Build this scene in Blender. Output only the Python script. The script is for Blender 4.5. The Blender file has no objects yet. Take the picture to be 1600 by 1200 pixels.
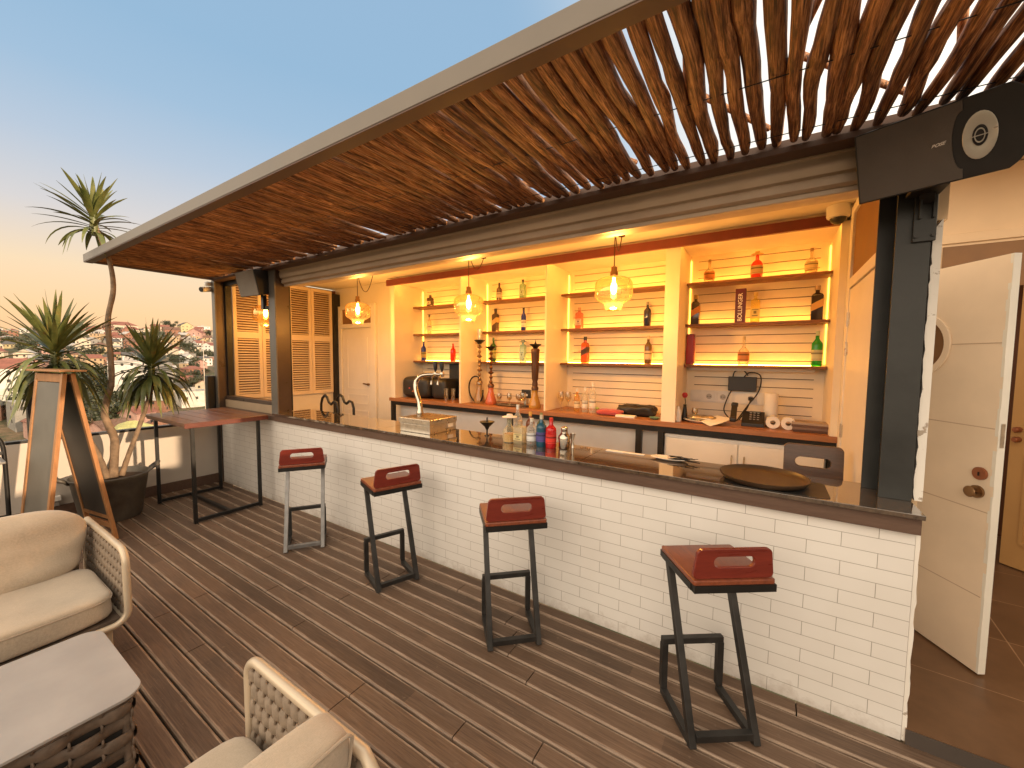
import bpy, bmesh, math, random
from math import sin, cos, pi, radians as R
from mathutils import Vector, Matrix, noise
random.seed(11)
S = bpy.context.scene
COL = S.collection
UP = Vector((0, 0, 1))

# ------------------------------------------------------------------ materials
def nd(nt, t, **k):
    n = nt.nodes.new(t)
    for a, v in k.items():
        setattr(n, a, v)
    return n

def newmat(name):
    m = bpy.data.materials.new(name)
    m.use_nodes = True
    nt = m.node_tree
    return m, nt, nt.nodes['Principled BSDF']

def coords(nt, scale=(1, 1, 1), loc=(0, 0, 0), rot=(0, 0, 0)):
    tc = nd(nt, 'ShaderNodeTexCoord')
    mp = nd(nt, 'ShaderNodeMapping')
    mp.inputs['Scale'].default_value = scale
    mp.inputs['Location'].default_value = loc
    mp.inputs['Rotation'].default_value = rot
    nt.links.new(tc.outputs['Object'], mp.inputs['Vector'])
    return mp.outputs['Vector']

def noise_tex(nt, vec, scale, detail=4, rough=.55, dist=0.0):
    n = nd(nt, 'ShaderNodeTexNoise')
    n.inputs['Scale'].default_value = scale
    n.inputs['Detail'].default_value = detail
    n.inputs['Roughness'].default_value = rough
    n.inputs['Distortion'].default_value = dist
    nt.links.new(vec, n.inputs['Vector'])
    return n.outputs['Fac']

def ramp(nt, fac, stops):
    r = nd(nt, 'ShaderNodeValToRGB')
    e = r.color_ramp.elements
    while len(e) < len(stops):
        e.new(0.5)
    for el, (p, c) in zip(e, stops):
        el.position = p
        el.color = (c[0], c[1], c[2], 1)
    nt.links.new(fac, r.inputs['Fac'])
    return r.outputs['Color']

def math_n(nt, op, a, b=None, c=None, clamp=False):
    n = nd(nt, 'ShaderNodeMath', operation=op, use_clamp=clamp)
    for i, v in enumerate((a, b, c)):
        if v is None:
            continue
        if isinstance(v, (int, float)):
            n.inputs[i].default_value = v
        else:
            nt.links.new(v, n.inputs[i])
    return n.outputs[0]

def mixc(nt, fac, a, b, mode='MIX'):
    n = nd(nt, 'ShaderNodeMix', data_type='RGBA', blend_type=mode)
    for idx, v in ((0, fac), (6, a), (7, b)):
        if isinstance(v, (int, float)):
            n.inputs[idx].default_value = v
        elif isinstance(v, tuple):
            n.inputs[idx].default_value = (v[0], v[1], v[2], 1)
        else:
            nt.links.new(v, n.inputs[idx])
    return n.outputs[2]

def bump(nt, bs, h, strength=.3, dist=.005):
    b = nd(nt, 'ShaderNodeBump')
    b.inputs['Strength'].default_value = strength
    b.inputs['Distance'].default_value = dist
    nt.links.new(h, b.inputs['Height'])
    nt.links.new(b.outputs['Normal'], bs.inputs['Normal'])

def sc(c, k):
    return (c[0] * k, c[1] * k, c[2] * k)

def plain(name, col, rough=.5, metal=0.0, var=.12, nscale=6, bstr=.0, bscale=60, rvar=.1, spec=.5, coat=0):
    m, nt, bs = newmat(name)
    v = coords(nt)
    f = noise_tex(nt, v, nscale, 5)
    c = ramp(nt, f, [(.3, sc(col, 1 - var)), (.7, sc(col, 1 + var))])
    nt.links.new(c, bs.inputs['Base Color'])
    r = math_n(nt, 'MULTIPLY_ADD', f, rvar * 2, rough - rvar)
    nt.links.new(r, bs.inputs['Roughness'])
    bs.inputs['Metallic'].default_value = metal
    bs.inputs['Specular IOR Level'].default_value = spec
    bs.inputs['Coat Weight'].default_value = coat
    if bstr:
        bump(nt, bs, noise_tex(nt, v, bscale, 3), bstr, .004)
    return m

def wood(name, dark, light, axis='x', scale=5, rough=.45, coat=0, bstr=.15, rnd=False):
    m, nt, bs = newmat(name)
    st = {'x': (.8, 9, 9), 'y': (9, .8, 9), 'z': (9, 9, .8)}[axis]
    v = coords(nt, st)
    f = noise_tex(nt, v, scale, 8, .62, .6)
    g = noise_tex(nt, coords(nt, sc(st, 3.2)), scale * 3, 3)
    k = math_n(nt, 'MULTIPLY_ADD', g, .35, math_n(nt, 'MULTIPLY', f, .75))
    c = ramp(nt, k, [(.3, dark), (.52, sc([(a + b) / 2 for a, b in zip(dark, light)], 1)), (.72, light)])
    if rnd:
        oi = nd(nt, 'ShaderNodeObjectInfo')
        rr = math_n(nt, 'MULTIPLY_ADD', oi.outputs['Random'], .8, .55)
        c = mixc(nt, 1.0, c, rr, 'MULTIPLY')
    nt.links.new(c, bs.inputs['Base Color'])
    nt.links.new(math_n(nt, 'MULTIPLY_ADD', f, .25, rough - .12), bs.inputs['Roughness'])
    bs.inputs['Coat Weight'].default_value = coat
    bs.inputs['Coat Roughness'].default_value = .15
    bump(nt, bs, k, bstr, .004)
    return m

def emit(name, col, strength):
    m, nt, bs = newmat(name)
    bs.inputs['Base Color'].default_value = (0, 0, 0, 1)
    bs.inputs['Emission Color'].default_value = (*col, 1)
    bs.inputs['Emission Strength'].default_value = strength
    return m

def thinglass(name, col, clear=.75, rough=.03, tint=None, pure=False, milk=0):
    m, nt, bs = newmat(name)
    bs.inputs['Base Color'].default_value = (*col, 1)
    bs.inputs['Roughness'].default_value = rough
    bs.inputs['Specular IOR Level'].default_value = .8
    if pure:
        bs = nd(nt, 'ShaderNodeBsdfGlossy')
        bs.inputs['Color'].default_value = (*col, 1)
        bs.inputs['Roughness'].default_value = rough
    tr = nd(nt, 'ShaderNodeBsdfTransparent')
    t = tint or col
    tr.inputs['Color'].default_value = (t[0], t[1], t[2], 1)
    lw = nd(nt, 'ShaderNodeLayerWeight')
    lw.inputs['Blend'].default_value = .35
    fac = math_n(nt, 'MULTIPLY_ADD', lw.outputs['Facing'], .9 * clear - .2, 1 - clear, clamp=True)
    mx = nd(nt, 'ShaderNodeMixShader')
    nt.links.new(fac, mx.inputs['Fac'])
    if milk:
        tl = nd(nt, 'ShaderNodeBsdfTranslucent')
        tl.inputs['Color'].default_value = (*col, 1)
        m2 = nd(nt, 'ShaderNodeMixShader')
        m2.inputs['Fac'].default_value = milk
        nt.links.new(tr.outputs[0], m2.inputs[1])
        nt.links.new(tl.outputs[0], m2.inputs[2])
        tr = m2
    nt.links.new(tr.outputs[0], mx.inputs[1])
    nt.links.new(bs.outputs[0], mx.inputs[2])
    nt.links.new(mx.outputs[0], nt.nodes['Material Output'].inputs['Surface'])
    return m

def tile_mat():
    m, nt, bs = newmat('white_brick_tile')
    tc = nd(nt, 'ShaderNodeTexCoord')
    sep = nd(nt, 'ShaderNodeSeparateXYZ')
    nt.links.new(tc.outputs['Object'], sep.inputs[0])
    cb = nd(nt, 'ShaderNodeCombineXYZ')
    nt.links.new(math_n(nt, 'ADD', sep.outputs[0], .259 + .134), cb.inputs[0])
    nt.links.new(sep.outputs[2], cb.inputs[1])
    b = nd(nt, 'ShaderNodeTexBrick')
    nt.links.new(cb.outputs[0], b.inputs['Vector'])
    b.inputs['Scale'].default_value = 1
    b.inputs['Brick Width'].default_value = .268
    b.inputs['Row Height'].default_value = .0715
    b.inputs['Mortar Size'].default_value = .0013
    b.inputs['Mortar Smooth'].default_value = .15
    b.inputs['Bias'].default_value = 0
    b.inputs['Color1'].default_value = (.80, .78, .74, 1)
    b.inputs['Color2'].default_value = (.775, .75, .71, 1)
    b.inputs['Mortar'].default_value = (.30, .265, .23, 1)
    n = noise_tex(nt, tc.outputs['Object'], 2.2, 6)
    c = mixc(nt, .25, b.outputs['Color'], ramp(nt, n, [(.35, (.72, .68, .62)), (.7, (1, 1, 1))]), 'MULTIPLY')
    gz = nd(nt, 'ShaderNodeMapRange')
    gn = noise_tex(nt, tc.outputs['Object'], 9, 6, .7)
    nt.links.new(math_n(nt, 'MULTIPLY_ADD', gn, -.34, sep.outputs[2]), gz.inputs['Value'])
    gz.inputs['From Min'].default_value = -.10
    gz.inputs['From Max'].default_value = -.19
    sc_n = nd(nt, 'ShaderNodeMapRange')
    nt.links.new(noise_tex(nt, coords(nt, (5, 1, 9)), 2.4, 7, .75, .8), sc_n.inputs['Value'])
    sc_n.inputs['From Min'].default_value = .67
    sc_n.inputs['From Max'].default_value = .72
    c = mixc(nt, math_n(nt, 'MULTIPLY', gz.outputs[0], .45), c, (.33, .26, .2))
    c = mixc(nt, math_n(nt, 'MULTIPLY', sc_n.outputs[0], .16), c, (.3, .27, .25))
    nt.links.new(c, bs.inputs['Base Color'])
    nt.links.new(math_n(nt, 'MULTIPLY_ADD', n, .3, .22), bs.inputs['Roughness'])
    h = math_n(nt, 'ADD', math_n(nt, 'MULTIPLY', b.outputs['Fac'], -1.0), math_n(nt, 'MULTIPLY', noise_tex(nt, tc.outputs['Object'], 14, 2), .25))
    bump(nt, bs, h, .35, .004)
    return m

PITCH, GAP0 = .1145, -.0995
def deck_mat():
    m, nt, bs = newmat('weathered_deck_wood')
    tc = nd(nt, 'ShaderNodeTexCoord')
    sep = nd(nt, 'ShaderNodeSeparateXYZ')
    nt.links.new(tc.outputs['Object'], sep.inputs[0])
    q = math_n(nt, 'MULTIPLY_ADD', sep.outputs[1], 1 / PITCH, -GAP0 / PITCH + 100)
    fr = math_n(nt, 'FRACT', q)
    bid = math_n(nt, 'FLOOR', q)
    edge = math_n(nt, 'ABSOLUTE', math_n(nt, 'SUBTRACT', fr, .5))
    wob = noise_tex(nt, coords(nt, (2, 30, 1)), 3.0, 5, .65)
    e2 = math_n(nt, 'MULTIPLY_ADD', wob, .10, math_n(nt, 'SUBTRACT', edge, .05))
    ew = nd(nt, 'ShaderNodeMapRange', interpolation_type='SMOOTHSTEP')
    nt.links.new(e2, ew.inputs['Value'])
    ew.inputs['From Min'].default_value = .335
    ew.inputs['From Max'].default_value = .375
    wn = nd(nt, 'ShaderNodeTexWhiteNoise', noise_dimensions='2D')
    cb = nd(nt, 'ShaderNodeCombineXYZ')
    nt.links.new(bid, cb.inputs[0])
    nt.links.new(math_n(nt, 'FLOOR', math_n(nt, 'MULTIPLY_ADD', sep.outputs[0], .45, math_n(nt, 'MULTIPLY', bid, .37))), cb.inputs[1])
    nt.links.new(cb.outputs[0], wn.inputs['Vector'])
    grain = noise_tex(nt, coords(nt, (1.3, 34, 1)), 4, 8, .7, .4)
    big = noise_tex(nt, tc.outputs['Object'], .9, 3)
    base = ramp(nt, grain, [(.28, (.076, .044, .027)), (.5, (.142, .086, .053)), (.74, (.215, .138, .09))])
    tone = math_n(nt, 'MULTIPLY_ADD', wn.outputs['Value'], .5, math_n(nt, 'MULTIPLY_ADD', big, 1.1, .12))
    base = mixc(nt, 1.0, base, tone, 'MULTIPLY')
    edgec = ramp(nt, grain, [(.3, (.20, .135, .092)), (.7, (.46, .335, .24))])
    edge_mix = math_n(nt, 'MULTIPLY', ew.outputs[0], math_n(nt, 'MULTIPLY_ADD', wob, 1.9, -.1, clamp=True))
    c = mixc(nt, edge_mix, base, edgec)  # paler grain colour along both long edges of each board
    sp = noise_tex(nt, tc.outputs['Object'], 38, 2)
    sw = nd(nt, 'ShaderNodeMapRange')
    nt.links.new(sp, sw.inputs['Value'])
    sw.inputs['From Min'].default_value = .66
    sw.inputs['From Max'].default_value = .74
    c = mixc(nt, math_n(nt, 'MULTIPLY', sw.outputs[0], .35), c, (.24, .17, .12))
    nt.links.new(c, bs.inputs['Base Color'])
    nt.links.new(math_n(nt, 'MULTIPLY_ADD', grain, .25, .5), bs.inputs['Roughness'])
    bump(nt, bs, grain, .3, .003)
    return m

def leaf_mat(name, a, b):
    m, nt, bs = newmat(name)
    v = coords(nt)
    f = noise_tex(nt, v, 9, 4)
    c = ramp(nt, f, [(.3, a), (.62, b), (.70, (b[0] * 1.25, b[1] * .95, b[2] * .9)), (.76, (.16, .10, .04))])
    nt.links.new(c, bs.inputs['Base Color'])
    bs.inputs['Roughness'].default_value = .42
    return m

def pole_mat():
    m, nt, bs = newmat('rough_eucalyptus_pole')
    oi = nd(nt, 'ShaderNodeObjectInfo')
    tc = nd(nt, 'ShaderNodeTexCoord')
    mp = nd(nt, 'ShaderNodeMapping')
    mp.inputs['Scale'].default_value = (24, 1.1, 24)
    nt.links.new(tc.outputs['Object'], mp.inputs['Vector'])
    f = noise_tex(nt, mp.outputs['Vector'], 3.2, 9, .68, .8)
    mp2 = nd(nt, 'ShaderNodeMapping')
    mp2.inputs['Scale'].default_value = (70, 3, 70)
    nt.links.new(tc.outputs['Object'], mp2.inputs['Vector'])
    g = noise_tex(nt, mp2.outputs['Vector'], 3, 4, .6, .3)
    b = noise_tex(nt, coords(nt, (9, 3, 9)), 2, 3)
    k = math_n(nt, 'MULTIPLY_ADD', g, .45, math_n(nt, 'MULTIPLY', f, .6))
    c = ramp(nt, k, [(.38, (.015, .005, .002)), (.46, (.10, .036, .013)), (.535, (.30, .125, .045)), (.65, (.66, .36, .16))])
    tone = math_n(nt, 'MULTIPLY_ADD', oi.outputs['Random'], .55, math_n(nt, 'MULTIPLY_ADD', b, .9, .35))
    c = mixc(nt, 1.0, c, tone, 'MULTIPLY')
    nt.links.new(c, bs.inputs['Base Color'])
    bs.inputs['Roughness'].default_value = .6
    bump(nt, bs, k, .9, .008)
    return m

def terrain_mat():
    m, nt, bs = newmat('hillside_scrub')
    v = coords(nt)
    f = noise_tex(nt, v, .05, 7, .65)
    g = noise_tex(nt, v, .5, 5, .7)
    k = math_n(nt, 'MULTIPLY_ADD', g, .4, math_n(nt, 'MULTIPLY', f, .6))
    c = ramp(nt, k, [(.36, (.03, .04, .018)), (.47, (.07, .07, .032)), (.54, (.15, .10, .058)), (.64, (.24, .17, .105))])
    nt.links.new(c, bs.inputs['Base Color'])
    bs.inputs['Roughness'].default_value = .95
    return m

def floor_mat():
    m, nt, bs = newmat('brown_floor_tile')
    v = coords(nt, rot=(0, 0, R(4)))
    b = nd(nt, 'ShaderNodeTexBrick')
    nt.links.new(v, b.inputs['Vector'])
    b.offset = 0
    b.inputs['Scale'].default_value = 1
    b.inputs['Brick Width'].default_value = .6
    b.inputs['Row Height'].default_value = .6
    b.inputs['Mortar Size'].default_value = .003
    b.inputs['Color1'].default_value = (.16, .085, .042, 1)
    b.inputs['Color2'].default_value = (.13, .068, .033, 1)
    b.inputs['Mortar'].default_value = (.34, .21, .12, 1)
    n = noise_tex(nt, v, 7, 7, .65)
    c = mixc(nt, .6, b.outputs['Color'], ramp(nt, n, [(.3, (.6, .55, .5)), (.7, (1.2, 1.15, 1.1))]), 'MULTIPLY')
    nt.links.new(c, bs.inputs['Base Color'])
    nt.links.new(math_n(nt, 'MULTIPLY_ADD', n, .3, .22), bs.inputs['Roughness'])
    return m

def fabric(name, col):
    m, nt, bs = newmat(name)
    v = coords(nt)
    f = noise_tex(nt, v, 5, 6)
    w1 = noise_tex(nt, coords(nt, (1, 12, 12)), 90, 2)
    w2 = noise_tex(nt, coords(nt, (12, 1, 1)), 90, 2)
    w = math_n(nt, 'ADD', w1, w2)
    k = math_n(nt, 'MULTIPLY_ADD', w, .35, math_n(nt, 'MULTIPLY', f, .5))
    c = ramp(nt, k, [(.38, sc(col, .72)), (.78, sc(col, 1.18))])
    nt.links.new(c, bs.inputs['Base Color'])
    bs.inputs['Roughness'].default_value = .92
    bs.inputs['Sheen Weight'].default_value = .25
    h = math_n(nt, 'MULTIPLY_ADD', w, .25, math_n(nt, 'MULTIPLY', f, 1.6))
    bump(nt, bs, h, .35, .006)
    return m

def painted(name, col, chip, amt=.66, rough=.5):
    m, nt, bs = newmat(name)
    v = coords(nt)
    f = noise_tex(nt, v, 11, 7, .7, .3)
    k = nd(nt, 'ShaderNodeMapRange')
    nt.links.new(f, k.inputs['Value'])
    k.inputs['From Min'].default_value = amt
    k.inputs['From Max'].default_value = amt + .03
    g = noise_tex(nt, v, 2.0, 4)
    base = ramp(nt, g, [(.3, sc(col, .9)), (.7, sc(col, 1.06))])
    c = mixc(nt, k.outputs[0], base, chip)
    nt.links.new(c, bs.inputs['Base Color'])
    nt.links.new(math_n(nt, 'MULTIPLY_ADD', g, .2, rough - .1), bs.inputs['Roughness'])
    bump(nt, bs, math_n(nt, 'SUBTRACT', noise_tex(nt, v, 30, 3), k.outputs[0]), .12, .003)
    return m

M = {}
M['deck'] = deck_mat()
M['tile'] = tile_mat()
M['floor'] = floor_mat()
M['terrain'] = terrain_mat()
M['dark'] = plain('dark_underside', (.02, .016, .013), .9)
M['wall'] = plain('cream_wall_paint', (.80, .72, .60), .7, var=.05, nscale=2, bstr=.08)
M['wallwhite'] = painted('white_wall_paint', (.80, .76, .70), (.5, .42, .34), .74, .7)
M['corridor'] = plain('warm_corridor_paint', (.78, .57, .35), .75, var=.06, nscale=2, bstr=.08)
M['ceil'] = plain('cream_ceiling_paint', (.82, .74, .60), .8, var=.04, nscale=2)
M['slat'] = plain('cream_slat_paint', (.86, .74, .56), .5, var=.05, nscale=3)
M['gap'] = plain('shadow_gap', (.10, .05, .02), .9)
M['redpaint'] = plain('dark_red_paint', (.16, .03, .022), .45, var=.15)
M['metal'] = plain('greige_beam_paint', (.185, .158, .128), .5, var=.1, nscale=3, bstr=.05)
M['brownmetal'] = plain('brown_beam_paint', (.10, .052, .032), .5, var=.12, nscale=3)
M['roller'] = plain('galvanised_shutter_metal', (.62, .50, .37), .42, .3, var=.12, nscale=2, bstr=.05, bscale=12)
M['post'] = plain('charcoal_post_paint', (.032, .033, .031), .45, .2, var=.25, nscale=5, bstr=.08)
M['postbrown'] = plain('dark_brown_post_paint', (.085, .055, .038), .3, .2, var=.2, nscale=4)
M['black'] = plain('black_metal_paint', (.018, .017, .016), .4, .3, var=.3, nscale=9, bstr=.05)
M['steel'] = plain('worn_dark_steel', (.034, .032, .030), .42, .3, var=.5, nscale=7, bstr=.06, rvar=.15)
M['redwood'] = wood('varnished_red_wood', (.115, .014, .010), (.215, .03, .017), 'x', 5, .3, .25)
M['seatwood'] = wood('worn_red_seat_wood', (.13, .028, .014), (.27, .075, .03), 'y', 5, .34, .3)
M['tablewood'] = wood('varnished_table_wood', (.11, .042, .02), (.22, .095, .045), 'x', 5, .4, .15)
M['tableedge'] = wood('dark_red_table_edge', (.085, .02, .012), (.15, .04, .022), 'y', 5, .35, .2)
M['trim'] = wood('brown_counter_trim_wood', (.075, .04, .026), (.14, .082, .055), 'x', 4, .5)
M['granite'] = plain('polished_brown_granite', (.085, .058, .037), .06, 0, var=.4, nscale=55, rvar=.02, spec=1.0, coat=1.0)
M['oak'] = wood('orange_counter_wood', (.24, .09, .034), (.42, .18, .075), 'x', 4, .42, .1)
M['shelf'] = wood('brown_shelf_wood', (.12, .045, .02), (.24, .10, .045), 'x', 4, .5)
M['pole'] = pole_mat()
M['frame_oak'] = wood('golden_easel_wood', (.27, .115, .04), (.45, .22, .085), 'z', 4, .5)
M['board'] = plain('chalkboard_black', (.045, .043, .038), .45, 0, var=.2, nscale=3)
M['boardgrey'] = plain('grey_chalkboard', (.13, .12, .10), .5, 0, var=.25, nscale=2.5)  # paler grey than the other chalkboard
M['leaf'] = leaf_mat('yucca_leaf_green', (.06, .085, .02), (.16, .17, .05))
M['leafdry'] = leaf_mat('yucca_leaf_olive', (.05, .055, .02), (.14, .12, .05))
M['trunk'] = plain('pale_yucca_bark', (.24, .165, .105), .85, var=.4, nscale=14, bstr=.6, bscale=30)
M['pot'] = plain('grey_metal_tub', (.11, .10, .085), .5, .3, var=.3, nscale=8, bstr=.12)
M['soil'] = plain('potting_soil', (.07, .04, .022), .95, var=.5, nscale=25, bstr=.8)
M['fabric'] = fabric('beige_cushion_fabric', (.50, .405, .30))
M['piping'] = fabric('beige_piping_fabric', (.42, .33, .24))
M['strap'] = plain('taupe_woven_strap', (.25, .195, .145), .7, var=.2, nscale=40, bstr=.25, bscale=160)
M['strapdark'] = plain('dark_woven_strap', (.13, .092, .066), .6, var=.3, nscale=30, bstr=.25, bscale=160)
M['champagne'] = plain('champagne_frame_paint', (.60, .49, .355), .36, .25, var=.06, nscale=5)
M['ceramic'] = plain('grey_stone_tabletop', (.345, .318, .30), .55, var=.11, nscale=4, bstr=.03)
M['chrome'] = plain('polished_chrome', (.50, .44, .36), .12, 1.0, var=.08, nscale=12, rvar=.05)
M['brushed'] = plain('brushed_tray_steel', (.60, .54, .44), .3, .9, var=.15, nscale=25)
M['tray'] = plain('brown_serving_tray', (.06, .036, .02), .38, .1, var=.3, nscale=5)
M['blackplastic'] = plain('black_plastic', (.02, .018, .017), .42, var=.2, nscale=10)
M['grille'] = plain('charcoal_speaker_grille', (.115, .098, .084), .6, .1, var=.12, nscale=4, bstr=.4, bscale=400)
M['grillelight'] = plain('grey_speaker_grille', (.30, .27, .235), .6, .1, var=.12, nscale=4, bstr=.3, bscale=400)
M['silver'] = plain('silver_horn_cone', (.62, .60, .53), .3, .55, var=.08)
M['whiteplastic'] = plain('white_plastic', (.78, .74, .68), .4, var=.04)
M['paper'] = plain('white_paper', (.80, .76, .70), .9, var=.04)
M['amber'] = thinglass('amber_lamp_glass', (1.0, .74, .36), .80, .06, (1.0, .82, .46), True, .03)
M['bulb'] = emit('lit_filament_bulb', (1.0, .66, .28), 34)
M['led'] = emit('warm_led_strip', (1.0, .41, .055), 40)
M['ledside'] = emit('soft_led_edge', (1.0, .45, .06), 6)
M['brass'] = plain('aged_brass', (.30, .18, .09), .35, .9, var=.2)
M['cord'] = plain('brown_fabric_cord', (.05, .022, .012), .8)
M['pane'] = thinglass('clear_railing_glass', (.8, .82, .8), .97, .02, (.97, .97, .95), True)
M['clear'] = thinglass('clear_drinking_glass', (.85, .82, .75), .85, .05, (.93, .90, .84), True)
M['doorpink'] = painted('cream_door_paint', (.88, .72, .54), (.34, .19, .1), .78, .5)
M['dooredge'] = painted('chipped_white_edge_paint', (.84, .80, .70), (.50, .38, .26), .70, .6)
M['doororange'] = plain('ochre_door_paint', (.50, .28, .10), .45, var=.07, nscale=3)
M['transom'] = plain('brown_transom_panel', (.24, .12, .045), .6)
M['copper'] = plain('copper_lock', (.40, .16, .085), .35, .8, var=.2)
M['plaster'] = painted('broken_white_plaster', (.82, .78, .71), (.40, .33, .26), .6, .8)
M['parapet'] = plain('smooth_parapet_render', (.58, .52, .45), .75, var=.07, nscale=2, bstr=.06)
M['louvre'] = plain('cream_louvre_paint', (.76, .60, .42), .5, var=.06, nscale=3)
M['doorcream'] = plain('off_white_door_paint', (.80, .74, .66), .5, var=.04, nscale=3)
M['cabinet'] = painted('white_cabinet_paint', (.82, .78, .72), (.45, .36, .28), .78, .45)
M['brownwood'] = wood('dark_brown_chair_wood', (.05, .025, .015), (.11, .06, .038), 'x', 4, .4, .2)

def cmat(name, col, rough=.4, metal=0):
    if name not in M:
        M[name] = plain(name, col, rough, metal, var=.08)
    return M[name]

def gmat(name, col, clear=.45):
    if name not in M:
        M[name] = thinglass(name, col, clear, .06, tuple(min(1, .35 + .65 * c ** .5) if clear > .6 else min(1, c ** .6) for c in col))
    return M[name]

# ------------------------------------------------------------------ geometry
class MB:
    def __init__(s):
        s.v = []; s.f = []
    def add(s, vs, fs):
        o = len(s.v)
        s.v += [Vector(p) for p in vs]
        s.f += [tuple(i + o for i in f) for f in fs]
        return s
    def box(s, x0, y0, z0, x1, y1, z1):
        x0, x1 = min(x0, x1), max(x0, x1); y0, y1 = min(y0, y1), max(y0, y1); z0, z1 = min(z0, z1), max(z0, z1)
        return s.add([(x0, y0, z0), (x1, y0, z0), (x1, y1, z0), (x0, y1, z0), (x0, y0, z1), (x1, y0, z1), (x1, y1, z1), (x0, y1, z1)],
                     [(3, 2, 1, 0), (4, 5, 6, 7), (0, 1, 5, 4), (1, 2, 6, 5), (2, 3, 7, 6), (3, 0, 4, 7)])
    def beam(s, p, q, w, h, up=UP):
        p, q = Vector(p), Vector(q)
        d = (q - p).normalized()
        a = d.cross(up)
        if a.length < 1e-4:
            a = d.cross(Vector((0, 1, 0)))
        a.normalize(); b = a.cross(d).normalized()
        a *= w / 2; b *= h / 2
        return s.add([p - a - b, p + a - b, p + a + b, p - a + b, q - a - b, q + a - b, q + a + b, q - a + b],
                     [(0, 1, 2, 3), (7, 6, 5, 4), (4, 5, 1, 0), (5, 6, 2, 1), (6, 7, 3, 2), (7, 4, 0, 3)])
    def tube(s, pts, r, n=8, closed=False):
        pts = [Vector(p) for p in pts]
        m = len(pts)
        rs = r if isinstance(r, (list, tuple)) else [r] * m
        o = len(s.v)
        prev = None
        for i, p in enumerate(pts):
            if closed:
                t = (pts[(i + 1) % m] - pts[i - 1])
            else:
                t = pts[min(i + 1, m - 1)] - pts[max(i - 1, 0)]
            t.normalize()
            if prev is None:
                a = t.cross(UP)
                if a.length < .1:
                    a = t.cross(Vector((1, 0, 0)))
            else:
                a = prev - t * prev.dot(t)
            a.normalize(); prev = a
            b = t.cross(a)
            for k in range(n):
                an = 2 * pi * k / n
                s.v.append(p + (a * cos(an) + b * sin(an)) * rs[i])
        for i in range(m if closed else m - 1):
            j = (i + 1) % m
            for k in range(n):
                l = (k + 1) % n
                s.f.append((o + i * n + k, o + i * n + l, o + j * n + l, o + j * n + k))
        if not closed:
            s.f.append(tuple(o + k for k in range(n))[::-1])
            s.f.append(tuple(o + (m - 1) * n + k for k in range(n)))
        return s
    def lathe(s, prof, c=(0, 0, 0), n=20, sx=1, sy=1, cap=True):
        o = len(s.v)
        for r, z in prof:
            for k in range(n):
                an = 2 * pi * (k + .5) / n
                s.v.append(Vector((c[0] + r * sx * cos(an), c[1] + r * sy * sin(an), c[2] + z)))
        m = len(prof)
        for i in range(m - 1):
            for k in range(n):
                l = (k + 1) % n
                s.f.append((o + i * n + k, o + i * n + l, o + (i + 1) * n + l, o + (i + 1) * n + k))
        if cap:
            s.f.append(tuple(o + k for k in range(n))[::-1])
            s.f.append(tuple(o + (m - 1) * n + k for k in range(n)))
        return s
    def disc(s, c, axis, r, t, n=24):
        c = Vector(c); ax = Vector(axis).normalized()
        return s.tube([c, c + ax * t], r, n)
    def prism(s, poly, axis, d0, d1):
        def P(a, b, d):
            return {'x': (d, a, b), 'y': (a, d, b), 'z': (a, b, d)}[axis]
        n = len(poly)
        vs = [P(a, b, d0) for a, b in poly] + [P(a, b, d1) for a, b in poly]
        fs = [tuple(range(n)), tuple(range(2 * n - 1, n - 1, -1))]
        fs += [(i + n, (i + 1) % n + n, (i + 1) % n, i) for i in range(n)]
        return s.add(vs, fs)
    def ring(s, outer, inner, fn, t):
        """plate with a hole: two loops of the same length; fn(a,b,d) -> point"""
        n = len(outer); o = len(s.v)
        for d in (0, t):
            for lp in (outer, inner):
                s.v += [Vector(fn(a, b, d)) for a, b in lp]
        A, B, C, D = o, o + n, o + 2 * n, o + 3 * n
        for i in range(n):
            j = (i + 1) % n
            s.f += [(A + i, A + j, B + j, B + i), (C + j, C + i, D + i, D + j), (A + j, A + i, C + i, C + j), (B + i, B + j, D + j, D + i)]
        return s
    def pillow(s, c, size, e=6, n=10, rot=None, puff=0, seed=0, wr=0):
        c = Vector(c); rot = rot or Matrix.Identity(3)
        o = len(s.v); idx = {}
        def vert(p):
            k = (round(p[0], 4), round(p[1], 4), round(p[2], 4))
            if k in idx:
                return idx[k]
            q = Vector(p)
            L = (abs(q.x) ** e + abs(q.y) ** e + abs(q.z) ** e) ** (1 / e)
            q = q / L
            ed = max(abs(q.x), abs(q.y))
            q.z *= 1 + puff * (1 - ed ** 2)
            if wr:
                q += Vector((0, 0, 1)) * wr * noise.noise(Vector((q.x * 2.5 + seed, q.y * 2.5, q.z)))
                q += Vector((1, 1, 0)) * wr * .4 * noise.noise(Vector((q.x * 1.7 + seed, q.y * 1.7 + 5, q.z)))
            q = Vector((q.x * size[0] / 2, q.y * size[1] / 2, q.z * size[2] / 2))
            s.v.append(c + rot @ q)
            idx[k] = len(s.v) - 1
            return idx[k]
        for ax in range(3):
            for sg in (-1, 1):
                for i in range(n):
                    for j in range(n):
                        def P(a, b):
                            t = [0, 0, 0]
                            t[ax] = sg; t[(ax + 1) % 3] = -1 + 2 * a / n; t[(ax + 2) % 3] = -1 + 2 * b / n
                            return t
                        q = [vert(P(i, j)), vert(P(i + 1, j)), vert(P(i + 1, j + 1)), vert(P(i, j + 1))]
                        s.f.append(tuple(q if sg > 0 else q[::-1]))
        return s
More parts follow.
